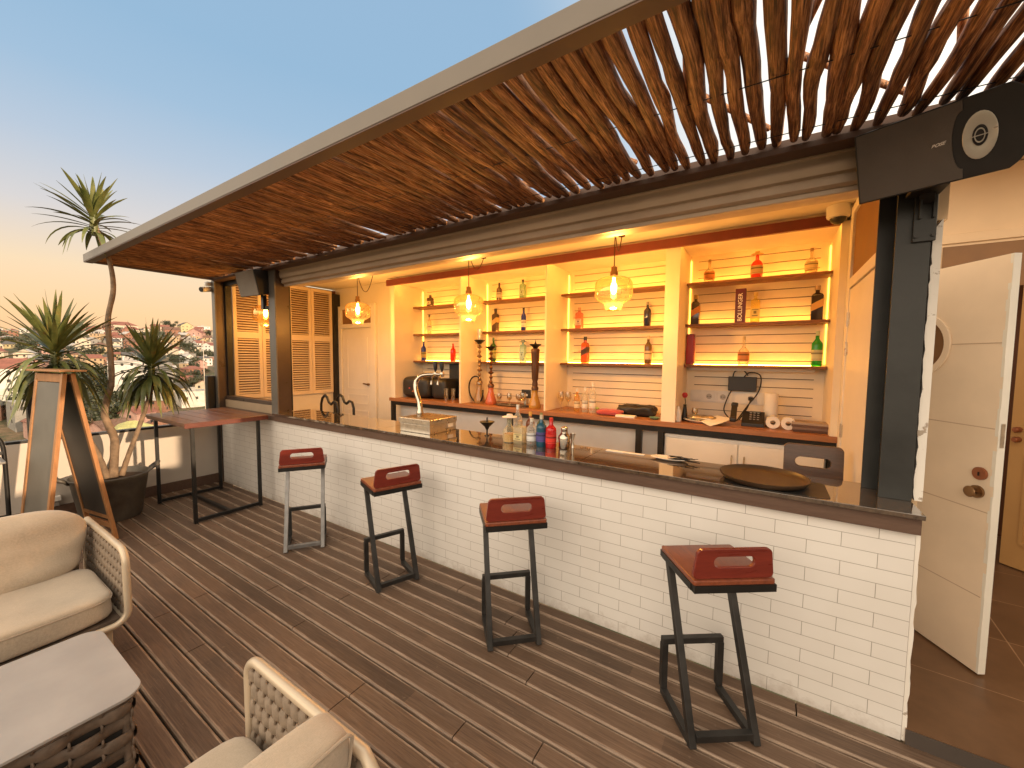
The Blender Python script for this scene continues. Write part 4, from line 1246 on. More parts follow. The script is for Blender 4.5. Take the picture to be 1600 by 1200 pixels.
MB().tube(sm, [.032 if i < 4 else .026 - .008 * i / len(sm) for i in range(len(sm))], 14).build('swan_neck', M['chrome'], tp, smooth=60)
for k in (-6, -1):
    q = Vector(sm[k])
    s = MB().lathe([(0, -.02), (.02, -.02), (.024, 0), (.02, .02), (0, .03)], q, 14).tube([q, q + Vector((.005, -.05, -.02)), q + Vector((.008, -.065, -.09))], .010, 8)
    s.build('spout', M['chrome'], tp, smooth=50)
    MB().lathe([(0, .03), (.010, .03), (.018, .06), (.022, .10), (.016, .115), (0, .118)], q, 12).build('tap_handle', M['blackplastic'], tp, smooth=50)
sh_ = thing('cocktail_shaker', 'stout steel cocktail shaker beside the red bottle', 'shaker', (-1.245, .22, CT))
MB().lathe([(0, 0), (.036, 0), (.041, .01), (.044, .075), (.0445, .08)], (0, 0, 0), 24, cap=False).build('cup', M['chrome'], sh_, w=False, smooth=50)
MB().lathe([(.0452, .078), (.044, .095), (.026, .118), (.024, .122), (.024, .14), (.026, .143), (.025, .158), (.018, .165), (0, .166)], (0, 0, 0), 24, cap=False).build('lid', M['chrome'], sh_, w=False, smooth=50)
t = thing('jigger', 'small brass jigger standing behind the steel shaker', 'jigger', (-1.215, .30, CT))
MB().lathe([(0, 0), (.022, 0), (.008, .045), (.022, .105), (.02, .105), (0, .06)], (0, 0, 0), 16).build('cup', M['brushed'], t, w=False, smooth=50)
t = thing('coaster_pile', 'tiny pile of dark bottle tops on the bar beside the shaker', 'bottle tops', (-1.15, .33, CT))
mb = MB()
for i, (a, b) in enumerate(((0, 0), (.03, .01), (.055, -.005))):
    mb.lathe([(0, 0), (.013, 0), (.011, .007), (0, .007)], (a, b, 0), 10)
mb.build('tops', M['brass'], t, w=False)
t = thing('hookah_bowl', 'black hookah bowl on a thin stem standing on the bar top', 'hookah bowl', (-2.01, .30, CT))
MB().lathe([(0, 0), (.022, 0), (.02, .006), (.007, .012), (.007, .05), (.014, .06), (.02, .075), (.062, .115), (.066, .122), (.058, .124), (.02, .11), (.008, .125), (.007, .155), (0, .16)], (0, 0, 0), 20).build('bowl', M['black'], t, w=False, smooth=40)
tr = thing('serving_tray', 'large round brown serving tray lying on the bar top', 'tray', (0, .135, CT))
MB().lathe([(0, .014), (.15, .014), (.185, .016), (.20, .026), (.208, .036), (.214, .036), (.212, .028), (.195, .008), (.17, .0), (0, .0)], (0, 0, .002), 48, 1.0, 1.0, cap=False).build('tray', M['tray'], tr, w=False, smooth=40)
tr.scale = (1, 1, 1)
t = thing('black_trivet', 'black rubber bar mat tucked under the round serving tray', 'bar mat', (.05, .11, CT))
MB().prism(rrect(.46, .30, .03), 'z', .0004, .0016).build('mat', M['blackplastic'], t, w=False)
t = thing('white_plate', 'white oval plate with dark straws by the back edge of the bar', 'plate', (-.53, .33, CT))
MB().lathe([(0, 0), (.06, 0), (.10, .014), (.097, .016), (0, .005)], (0, 0, 0), 24, 1.2, .6).build('plate', M['whiteplastic'], t, w=False, smooth=40)
mb = MB()
rs_ = random.Random(8)
for i in range(22):
    a = rs_.uniform(-.5, .5); ox, oy = rs_.uniform(.03, .16), rs_.uniform(-.045, .01)
    mb.tube([(ox - .04 * cos(a), oy - .04 * sin(a), .012 + i * .0008), (ox + .04 * cos(a), oy + .04 * sin(a), .014 + i * .0008)], .0022, 5)
mb.build('straws', M['black'], t, w=False)
t = thing('paper_slips', 'white paper slips on the bar back edge past the shaker', 'paper', (-.86, .36, CT))
MB().box(-.11, -.025, .0006, .02, .02, .004).box(.02, -.015, .0006, .16, .02, .003).build('slips', M['paper'], t, w=False)

# wooden chair behind the bar and bent black chair by the louvres
t = thing('wooden_chair', 'dark wooden chair back with an oval grip hole behind the bar', 'chair', (.265, .72, .02))
out = rrect(.31, .28, .03, 6); inn = rrect(.185, .06, .029, 6, 0, .03)
tilt = .12
MB().ring(out, inn, lambda a, b, d: (a, .0 + d + (b) * tilt, 1.05 + b), .022).build('backrest', M['brownwood'], t, w=False, smooth=40, bevel=.004)
MB().box(-.19, -.40, .76, .19, .0, .79).build('seat', M['brownwood'], t, w=False, bevel=.005)
for lx in (-.15, .15):
    MB().beam((lx, -.36, 0), (lx, -.36, .76), .028, .028, Vector((0, 1, 0))).build('leg', M['black'], t, w=False)
    MB().beam((lx, -.02, 0), (lx, -.02, .92), .028, .028, Vector((0, 1, 0))).build('leg', M['black'], t, w=False)
t = thing('bent_metal_chair', 'black chair with wavy bent back rails behind the left end of the bar', 'chair', (-4.95, .70, .02))
for dy, dx in ((0, 0), (.16, .10)):
    pts = [(-.16 + dx, dy, .55), (-.15 + dx, dy, 1.09), (-.12 + dx, dy, 1.17), (-.06 + dx, dy, 1.215), (-.01 + dx, dy, 1.19), (.03 + dx, dy, 1.12), (.08 + dx, dy, 1.10), (.14 + dx, dy, 1.14), (.20 + dx, dy, 1.13), (.23 + dx, dy, 1.05), (.235 + dx, dy, .55)]
    MB().tube(pts, .017, 8).build('back_rail', M['black'], t, w=False, smooth=60)
MB().box(-.18, -.04, .52, .36, .40, .56).build('seat', M['black'], t, w=False, bevel=.01)
for lx, ly in ((-.15, 0), (.33, 0), (-.15, .36), (.33, .36)):
    MB().beam((lx, ly, 0), (lx, ly, .52), .03, .03, Vector((0, 1, 0))).build('leg', M['black'], t, w=False)
t = thing('dome_camera', 'white dome security camera under the ceiling beside the red beam', 'camera', (.40, 1.52, 2.86))
MB().lathe([(0, .069), (.075, .069), (.075, .0), (.07, -.015), (.055, -.02), (0, -.02)], (0, 0, 0), 28).build('mount', M['whiteplastic'], t, w=False, smooth=40)
MB().lathe([(.052, -.021), (.045, -.045), (.025, -.062), (0, -.067)], (0, 0, 0), 24, cap=False).build('dome', M['blackplastic'], t, w=False, smooth=60)

# ------------------------------------------------------------------ bar stools
def make_stool():
    t = thing('bar_stool', '', 'bar stool', (0, 0, 0), 0, 'red seated bar stools along the counter')
    W, D = .30, .31        # local x: width, local y: depth (towards the counter)
    sz = .745
    st = .032
    for s in (-1, 1):
        x = s * (W / 2)
        MB().beam((x, .005, .0), (x, D - .02, sz - .001), st, st, Vector((1, 0, 0))).build('leg', M['steel'], t, w=False, bevel=.002)
        MB().beam((x, .03, .0165), (x, D + .0, .0165), st, st).build('floor_rail', M['steel'], t, w=False, bevel=.002)
        MB().beam((x, D + .0, .033), (x, D + .0, .270), st, st, Vector((0, 1, 0))).build('footrest_post', M['steel'], t, w=False, bevel=.002)
    MB().beam((-W / 2 - .013, D, .286), (W / 2 + .013, D, .286), st, st).build('footrest', M['steel'], t, w=False, bevel=.002)
    MB().beam((-W / 2 + .0165, .012, .042), (W / 2 - .0165, .012, .042), st, st).build('cross_rail', M['steel'], t, w=False, bevel=.002)
    fr = MB()
    for a in (((-.185, -.012, sz + .013), (.185, -.012, sz + .013)), ((-.185, D - .01, sz + .013), (.185, D - .01, sz + .013)), ((-.172, .0015, sz + .013), (-.172, D - .0235, sz + .013)), ((.172, .0015, sz + .013), (.172, D - .0235, sz + .013))):
        fr.beam(a[0], a[1], st, st)
    fr.build('seat_frame', M['black'], t, w=False)
    MB().prism(rrect(.37, .335, .012, 4, 0, D / 2 - .010), 'z', sz + .0275, sz + .050).build('seat', M['seatwood'], t, w=False, bevel=.004)
    h = .135
    base = []
    def f(a, b, d):
        return (a * (1 + .0 * b), .0 + d - b * .05 - .012, sz + .051 + h / 2 + b)
    out = rrect(.34, h, .022, 6)
    out = [(a * (1.03 - .10 * (b / h)) if True else a, b) for a, b in out]
    inn = rrect(.185, .050, .0245, 6, 0, .008)
    MB().ring(out, inn, f, .02).build('backrest', M['redwood'], t, w=False, bevel=.003)
    return t
spots = [((-.223, -.576), (.034, -.389), 'red seated bar stool nearest the open door, closest to the viewer'),
         ((-1.34, -.596), (-1.10, -.367), 'red seated bar stool second from the open door, below the bottle group'),
         ((-2.372, -.569), (-2.258, -.266), 'red seated bar stool turned most sideways, below the beer tap'),
         ((-3.559, -.629), (-3.374, -.368), 'red seated bar stool with pale grey worn legs, nearest the wooden table')]
stool = make_stool()
for i, (p, q, lb) in enumerate(spots):
    cx, cy = (p[0] + q[0]) / 2, (p[1] + q[1]) / 2
    rz = math.atan2(q[1] - p[1], q[0] - p[0])
    if i == 0:
        stool.location = (cx, cy, 0); stool.rotation_euler = (0, 0, rz); stool['label'] = lb
        s4 = stool
    else:
        s4 = dup(stool, (cx, cy, 0), rz, lb)
pale = plain('pale_worn_steel', (.24, .235, .23), .4, .4, var=.3, nscale=8)
for c in s4.children:
    if c.name.split('.')[0] in ('leg', 'cross_rail'):
        c.data = c.data.copy(); c.data.materials[0] = pale
        c['label'] = 'pale grey worn steel bar'

# ------------------------------------------------------------------ high table
tb = thing('high_table', 'high wooden slatted table on black steel frame beside the counter', 'table', (-5.48, -.46, 0))
TX0, TX1, TY0, TY1 = -6.12, -4.93, -.875, -.075
n = 6
sw = (TY1 - TY0) / n
for i in range(n):
    MB().box(TX0, TY0 + i * sw + .0035, 1.034, TX1, TY0 + (i + 1) * sw - .0035, 1.062).build('slat', M['tablewood'], tb, bevel=.003)
MB().box(TX0 + .02, TY0 + .02, 1.012, TX1 - .02, TY1 - .02, 1.0335).build('apron', M['tableedge'], tb)
MB().box(TX1 + .0005, TY0, 1.010, TX1 + .012, TY1, 1.060).build('edge_board', M['tableedge'], tb, bevel=.002)
ft = .032
for lx in (-6.0, -4.96):
    for ly in (-.80, -.17):
        MB().beam((lx, ly, 0), (lx, ly, 1.012), ft, ft, Vector((0, 1, 0))).build('leg', M['black'], tb, bevel=.002)
    MB().beam((lx, -.783, .03), (lx, -.187, .03), ft, ft).build('floor_rail', M['black'], tb)
MB().beam((-5.983, -.485, .03), (-4.977, -.485, .03), ft, ft).build('stretcher', M['black'], tb)

# ------------------------------------------------------------------ parapet and railing
pp = thing('parapet', 'low smooth rendered parapet wall with dark timber skirting', 'parapet', (-6.47, -2.5, 0))
MB().box(-6.55, YF, -.2, -6.395, -.04, .835).build('wall', M['parapet'], pp)
MB().box(-6.394, YF, .0, -6.375, -.04, .125).build('skirting', M['trim'], pp, bevel=.003)
rl = thing('glass_railing', 'clear glass railing with black posts on the parapet', 'railing', (-6.47, -2.2, .835))
MB().box(-6.50, YF, .836, -6.40, -.04, .862).build('bottom_rail', M['black'], rl, bevel=.003)
for y in (-.085, -1.66, -3.2):
    MB().box(-6.485, y - .045, .863, -6.395, y + .045, 1.475).build('post', M['black'], rl, bevel=.003)
for a, b in ((-1.61, -.135), (-3.15, -1.71)):
    MB().box(-6.446, a, .864, -6.436, b, 1.40).build('glass_pane', M['pane'], rl)
wl = thing('step_light', 'small white step light on the parapet base behind the chalkboard', 'light fitting', (-6.36, -1.57, .20))
MB().box(-6.394, -1.62, .185, -6.33, -1.52, .235).build('housing', M['whiteplastic'], wl, bevel=.004)
MB().box(-6.394, -1.605, .13, -6.35, -1.535, .184).build('base_bracket', cmat('grey_bracket', (.3, .27, .24), .5), wl)

# ------------------------------------------------------------------ potted yucca
pt = thing('yucca_pot', 'grey metal tub with two curled handles', 'plant pot', (-5.92, -1.22, 0))
MB().lathe([(0, .0), (.235, .0), (.24, .01), (.305, .44), (.322, .455), (.327, .47), (.313, .475), (.295, .44), (.275, .405), (0, .405)], (0, 0, 0), 40).build('tub', M['pot'], pt, w=False, smooth=45)
MB().lathe([(0, .405), (.15, .435), (.25, .42), (.292, .412)], (0, 0, 0), 30, cap=False).build('soil', M['soil'], pt, w=False, smooth=60)
for s in (-1, 1):
    MB().tube([(0, s * .305, .43), (-.03, s * .34, .47), (-.035, s * .38, .495), (0, s * .40, .52), (.035, s * .38, .495), (.03, s * .34, .47), (.0, s * .308, .432)], [.016, .018, .02, .024, .02, .018, .016], 8).build('handle', M['pot'], pt, w=False, smooth=60)

def smooth_path(pts, k=6):
    P = [Vector(p) for p in pts]
    sm = []
    for i in range(len(P) - 1):
        a, b = P[i], P[i + 1]
        pa, nb = P[max(i - 1, 0)], P[min(i + 2, len(P) - 1)]
        for j in range(k):
            u = j / k
            sm.append(.5 * ((2 * a) + (b - pa) * u + (2 * pa - 5 * a + 4 * b - nb) * u * u + (3 * a - pa - 3 * b + nb) * u ** 3))
    sm.append(P[-1])
    return sm
yp = thing('yucca_plant', 'tall yucca plant with three leafy heads growing from a grey tub', 'plant', (-5.92, -1.22, .44))
def trunk(pts, r0, r1):
    sp = smooth_path(pts)
    n = len(sp)
    rr = [(r0 + (r1 - r0) * (i / (n - 1)) ** .42) * (1 + .10 * noise.noise(Vector((i * .9, r0 * 90, 2)))) for i in range(n)]
    return MB().tube(sp, rr, 12).build('trunk', M['trunk'], yp, smooth=60)
X0 = -5.93
trunk([(X0, -1.20, .43), (X0, -1.17, .81), (X0 + .02, -1.215, 1.0), (X0, -1.235, 1.12), (X0 - .03, -1.20, 1.30), (X0, -1.17, 1.45), (X0, -1.165, 1.75), (X0, -1.17, 2.12), (X0, -1.115, 2.45), (X0, -1.13, 2.73), (X0, -1.18, 2.92), (X0, -1.23, 3.12)], .047, .0185)
trunk([(X0, -1.13, .43), (X0, -1.06, .66), (X0, -.98, .90), (X0, -.895, 1.17), (X0, -.84, 1.42), (X0, -.833, 1.62)], .030, .018)
trunk([(X0, -1.24, .43), (X0, -1.31, .71), (X0, -1.47, 1.17), (X0, -1.55, 1.45), (X0, -1.56, 1.74)], .032, .022)
def crown(c, n, L, up0, seed, droop, mat, low=0, skirt=0):
    rg = random.Random(seed)
    mb = MB()
    c = Vector(c)
    for i in range(n):
        f = (i + .5) / n                      # 0 = youngest (upright) ... 1 = oldest (hanging)
        hang = max(0, (f - (1 - skirt)) / skirt) if skirt else 0
        el = R(up0 - (up0 + droop) * min(1, f / (1 - skirt * .55)) ** .85 + rg.uniform(-9, 9))
        az = i * 2.39996 + rg.uniform(-.3, .3)
        ln = L * rg.uniform(.72, 1.08) * (.8 + .2 * min(1, f * 3))
        wd = rg.uniform(.016, .027)
        base = c + Vector((0, 0, .16 * (1 - f) - .10 - low * f * 1.6))
        d = Vector((cos(az) * cos(el), sin(az) * cos(el), sin(el)))
        bend = rg.uniform(.25, .6) * (.30 + f) + (hang ** .6) * rg.uniform(1.2, 3.4)
        if rg.random() < .16:
            bend *= 1.8
        p = base + d * .02
        side = d.cross(UP)
        if side.length < .2:
            side = Vector((sin(az), -cos(az), 0))
        side.normalize()
        tw = rg.uniform(-.5, .5)
        o = len(mb.v)
        m = 8
        for j in range(m + 1):
            t = j / m
            wj = wd * (.55 + 1.3 * t if t < .35 else 1.0 * (1 - ((t - .35) / .65) ** 1.9)) + .0012
            nrm = side.cross(d).normalized()
            s2 = (side * cos(tw * t) + nrm * sin(tw * t))
            up_ = d.cross(s2) * -1
            mb.v += [p - s2 * wj, p + up_ * wj * -.35, p + s2 * wj]
            p = p + d * (ln / m)
            d = (d + Vector((0, 0, -1)) * bend * (.10 + .22 * t) * (1 if d.z > -.93 else 0)).normalized()
        for j in range(m):
            a = o + j * 3
            mb.f += [(a, a + 1, a + 4, a + 3), (a + 1, a + 2, a + 5, a + 4)]
    mb.lathe([(.024, -.16 - low), (.034, -.10), (.03, .02), (.008, .10)], c, 10)
    return mb.build('leaf_head', mat, yp, smooth=80)
crown((X0, -1.235, 3.20), 58, .43, 84, 66, 3, M['leaf'], .06, .22)
crown((X0, -.835, 1.66), 135, .54, 86, 25, 5, M['leaf'], .09, .70)
crown((X0, -1.56, 1.80), 112, .62, 86, 25, 8, M['leaf'], .08, .60)

# ------------------------------------------------------------------ easel chalkboard
ea = thing('chalkboard_easel', 'tall folding chalkboard easel with golden wood frame', 'chalkboard', (-5.35, -1.655, 0), R(10))
HW = .255
def leaf_frame(side, foot, matb, lab):
    # side: -1 towards the sofa, +1 towards the plant
    def P(x, z, o=0):
        k = 1 - z / 1.6
        return (x, side * (.022 + foot * k + o), z)
    for sx in (-1, 1):
        x = sx * (HW - .018)
        MB().beam(P(x, .0), P(x, 1.585), .038, .030, Vector((0, 1, 0))).build('leg', M['frame_oak'], ea, w=False, bevel=.002)
    for z, h in ((.14, .045), (1.545, .07)):
        MB().beam(P(-HW + .037, z), P(HW - .037, z), .026, h).build('rail', M['frame_oak'], ea, w=False, bevel=.002)
    a, b = .24, 1.505
    q = [P(-HW + .037, a, -.006), P(HW - .037, a, -.006), P(HW - .037, b, -.006), P(-HW + .037, b, -.006)]
    q2 = [P(-HW + .037, a, .006), P(HW - .037, a, .006), P(HW - .037, b, .006), P(-HW + .037, b, .006)]
    o = MB().add(q + q2, [(0, 1, 2, 3), (7, 6, 5, 4), (0, 4, 5, 1), (1, 5, 6, 2), (2, 6, 7, 3), (3, 7, 4, 0)]).build('writing_board', matb, ea, w=False)
    o['label'] = lab
    MB().beam(P(-HW + .037, .225), P(HW - .037, .225), .026, .03).build('rail', M['frame_oak'], ea, w=False)
leaf_frame(-1, .185, M['boardgrey'], 'grey chalkboard face')
leaf_frame(1, .235, M['board'], 'black chalkboard face')
MB().box(-.34, -.085, 1.601, .34, .085, 1.617).build('top_plank', M['frame_oak'], ea, w=False, bevel=.003)

# ------------------------------------------------------------------ woven lounge furniture
def weave(mb, x0, x1, z0, z1, y, rows, period, dep, sw, loops=True, shift=.0):
    """wide horizontal straps bulging over upright cords, in the xz plane"""
    rh = (z1 - z0) / rows
    for r in range(rows):
        zc = z0 + (r + .5) * rh
        n = max(8, int((x1 - x0) / period * 12))
        o = len(mb.v)
        for i in range(n + 1):
            x = x0 + (x1 - x0) * i / n
            q = (x - x0) / period + r * shift
            dy = dep * (abs(sin(pi * q)) ** .7) * (1 if (int(q) + r) % 2 or loops else -1)
            hh = sw / 2 * (.86 + .14 * abs(sin(pi * q)))
            for s, t in ((1, .004), (.55, -.003), (-.55, -.003), (-1, .004), (-1, .008), (1, .008)):
                mb.v.append(Vector((x, y - dy + t, zc + s * hh)))
        for i in range(n):
            a, b = o + 6 * i, o + 6 * (i + 1)
            for k in range(6):
                l = (k + 1) % 6
                mb.f.append((a + k, a + l, b + l, b + k))
    for r in range(rows + 1):
        z = z0 + r * rh
        i = 0
        while True:
            x = x0 + (i - (max(r - 1, 0) * shift) % 1) * period
            i += 1
            if x > x1:
                break
            if x < x0:
                continue
            mb.tube([(x, y + .002, max(z0, z - .016)), (x, y - .007, z - .008), (x, y - .007, z + .008), (x, y + .002, min(z1, z + .016))], .0045, 6)
    return mb

def seam(c, size, e, rot, zf, parent):
    pts = []
    for i in range(72):
        a = 2 * pi * i / 72
        x, y = cos(a), sin(a)
        m = max(abs(x), abs(y))
        x, y = x / m, y / m
        L = (abs(x) ** e + abs(y) ** e + abs(zf) ** e) ** (1 / e)
        pts.append(Vector(c) + rot @ Vector((x / L * size[0] / 2 * 1.002, y / L * size[1] / 2 * 1.002, zf / L * size[2] / 2)))
    MB().tube(pts, .0042, 6, closed=True).build('piping', M['piping'], parent, smooth=60)

def arm(t, xf, xr, y, zt, zb, flip):
    """tube hoop: along the top, rounded down the front, rounded into the front rail"""
    dx = 1 if xf > xr else -1
    r = .075
    top = [(xr, y, zt - .10), (xr + dx * .01, y, zt - .04), (xr + dx * .05, y, zt)]
    fr = arc((xf - dx * r, zt - r), r, 90, 0 if dx > 0 else 180, 8, 'xz', y)
    r2 = .07
    low = []
    for i in range(9):
        a = R(90 * i / 8)
        low.append((xf, y - r2 + r2 * cos(a), zb + r2 - r2 * sin(a)))
    MB().tube(top + fr + low + [(xf, y - .9, zb)], .0175, 12).build('arm_frame', M['champagne'], t, smooth=60)

sf = thing('woven_sofa', 'beige cushioned sofa with woven strap arm and rounded champagne frame', 'sofa', (-3.4, -2.4, 0))
arm(sf, -2.955, -3.80, -1.79, .665, .265, 1)
mb = MB()
weave(mb, -3.78, -2.978, .27, .640, -1.79, 6, .058, .009, .060, True, .5)
mb.build('woven_arm', M['strap'], sf, smooth=50)
MB().tube([(-3.80, -1.79, .565), (-3.82, -1.79, .30), (-3.8, -1.80, .265), (-3.0, -1.80, .265)], .0175, 10).build('back_post', M['champagne'], sf, smooth=60)
MB().box(-3.80, -3.9, .25, -2.99, -1.815, .285).build('seat_base', M['strapdark'], sf)
MB().tube([(-3.81, -3.9, .66), (-3.81, -1.86, .66), (-3.805, -1.80, .62), (-3.80, -1.79, .56)], .0175, 10).build('back_rail', M['champagne'], sf, smooth=60)
MB().box(-3.815, -3.9, .286, -3.80, -1.83, .64).build('woven_back', M['strap'], sf)
MB().pillow((-3.27, -2.77, .365), (.60, 1.88, .15), 10, 18, puff=.06, wr=.02, seed=1).build('seat_cushion', M['fabric'], sf, smooth=80)
seam((-3.27, -2.77, .365), (.60, 1.88, .15), 10, Matrix.Identity(3), .55, [c for c in COL.objects if c.parent == sf][-1])
rm = Matrix.Rotation(R(-14), 3, 'Y') @ Matrix.Rotation(R(90), 3, 'Y')
MB().pillow((-3.60, -2.59, .60), (.44, 1.50, .20), 5, 18, Matrix.Rotation(R(-12), 3, 'Y') @ Matrix.Rotation(R(-90), 3, 'Y'), puff=.25, wr=.16, seed=4).build('back_cushion', M['fabric'], sf, smooth=80)
seam((-3.60, -2.59, .60), (.44, 1.50, .20), 5, Matrix.Rotation(R(-12), 3, 'Y') @ Matrix.Rotation(R(-90), 3, 'Y'), .0, [c for c in COL.objects if c.parent == sf][-1])
for lx in (-3.74, -3.04):
    MB().beam((lx, -1.86, 0), (lx, -1.86, .25), .035, .035, Vector((0, 1, 0))).build('leg', M['champagne'], sf, bevel=.004)

cf = thing('coffee_table', 'low coffee table with grey stone top and dark woven sides', 'coffee table', (-2.36, -2.5, 0))
MB().prism(rrect(.66, 1.25, .075, 8, -2.375, -2.575), 'z', .408, .42).build('stone_top', M['ceramic'], cf, bevel=.002)
MB().prism(rrect(.63, 1.22, .07, 8, -2.375, -2.575), 'z', .392, .4075).build('top_frame', M['strapdark'], cf)
mb = MB()
w2 = MB()
weave(w2, 0, 1.14, .03, .39, 0, 6, .085, .012, .05, False)
# long side faces +x (towards the stools)
for v in w2.v:
    mb.v.append(Vector((-2.075 - v.y, -1.99 - v.x, v.z)))
mb.f += w2.f
w3 = MB(); weave(w3, 0, .58, .03, .39, 0, 6, .085, .012, .05, False)
o = len(mb.v)
for v in w3.v:
    mb.v.append(Vector((-2.665 + v.x, -1.985 - v.y, v.z)))
mb.f += [tuple(i + o for i in f) for f in w3.f]
mb.build('woven_side', M['strapdark'], cf, smooth=50)
MB().box(-2.64, -3.15, .03, -2.095, -2.005, .391).build('inner_box', M['dark'], cf)
for lx, ly in ((-2.09, -2.0), (-2.65, -2.0), (-2.09, -3.16), (-2.65, -3.16)):
    MB().tube([(lx, ly, 0), (lx, ly, .391)], .016, 8).build('leg', M['strapdark'], cf, smooth=60)

ac = thing('woven_armchair', 'beige cushioned armchair with woven strap arm, its back to the viewer', 'armchair', (-1.2, -2.2, 0))
arm(ac, -1.545, -.835, -1.79, .665, .265, -1)
mb = MB()
weave(mb, -1.523, -.86, .27, .640, -1.79, 6, .048, .009, .060, True, .5)
mb.build('woven_arm', M['strap'], ac, smooth=50)
MB().tube([(-.835, -1.79, .565), (-.83, -1.79, .30), (-.84, -1.80, .265), (-1.5, -1.80, .265)], .0175, 10).build('back_post', M['champagne'], ac, smooth=60)
MB().tube([(-.84, -2.75, .60), (-.835, -1.87, .60), (-.835, -1.80, .585), (-.835, -1.79, .56)], .0175, 10).build('back_rail', M['champagne'], ac, smooth=60)
MB().box(-.845, -2.7, .286, -.83, -1.83, .58).build('woven_back', M['strap'], ac)
MB().box(-1.50, -2.8, .25, -.85, -1.815, .285).build('seat_base', M['strapdark'], ac)
MB().pillow((-1.25, -2.24, .365), (.56, .83, .15), 10, 18, puff=.06, wr=.02, seed=7).build('seat_cushion', M['fabric'], ac, smooth=80)
seam((-1.25, -2.24, .365), (.56, .83, .15), 10, Matrix.Identity(3), .55, [c for c in COL.objects if c.parent == ac][-1])
q = Matrix.Rotation(R(11), 3, 'Y') @ Matrix.Rotation(R(-90), 3, 'Y')
cu_ = MB().pillow((-.965, -2.20, .585), (.44, .74, .13), 9, 18, q, puff=.10, wr=.06, seed=12)
bc = cu_.build('back_cushion', M['fabric'], ac, smooth=80)
loop = []
for a, b in rrect(.425, .725, .03, 4):
    loop.append(Vector((-.965, -2.20, .585)) + q @ Vector((a, b, -.058)))
MB().tube(loop, .0048, 6, closed=True).build('piping', M['piping'], bc, smooth=60)
for lx in (-.90, -1.48):
    MB().beam((lx, -1.86, 0), (lx, -1.86, .25), .035, .035, Vector((0, 1, 0))).build('leg', M['champagne'], ac, bevel=.004)

# ------------------------------------------------------------------ black metal bar chair at the far left
mc = thing('metal_bar_chair', 'black metal bar chair with hooped arm at the parapet', 'bar chair', (-5.85, -2.12, 0))
hp = [(0, .20, .05), (0, .20, .74), (0, .185, .95), (0, .13, 1.02), (0, .06, 1.04), (0, -.25, 1.04)]
MB().tube(smooth_path(hp, 5), .016, 10).build('arm_hoop', M['black'], mc, w=False, smooth=60)
MB().box(-.02, -.30, .815, .42, .17, .835).build('seat', cmat('grey_metal_seat', (.22, .2, .18), .4, .3), mc, w=False, bevel=.006)
MB().beam((0, -.30, .80), (0, .10, .80), .028, .028).beam((0, .10, .80), (0, .20, .86), .026, .026).beam((0, .105, .80), (.40, .105, .80), .028, .028).build('seat_rail', M['black'], mc, w=False)
for x, y in ((0, .10), (.4, .10), (.4, -.3), (0, -.3)):
    MB().beam((x, y, 0), (x, y, .79), .03, .03, Vector((0, 1, 0))).build('leg', M['black'], mc, w=False)
for z in (.12, .26):
    MB().beam((0, -.3, z), (0, .20, z), .022, .022).build('stretcher', M['black'], mc, w=False)

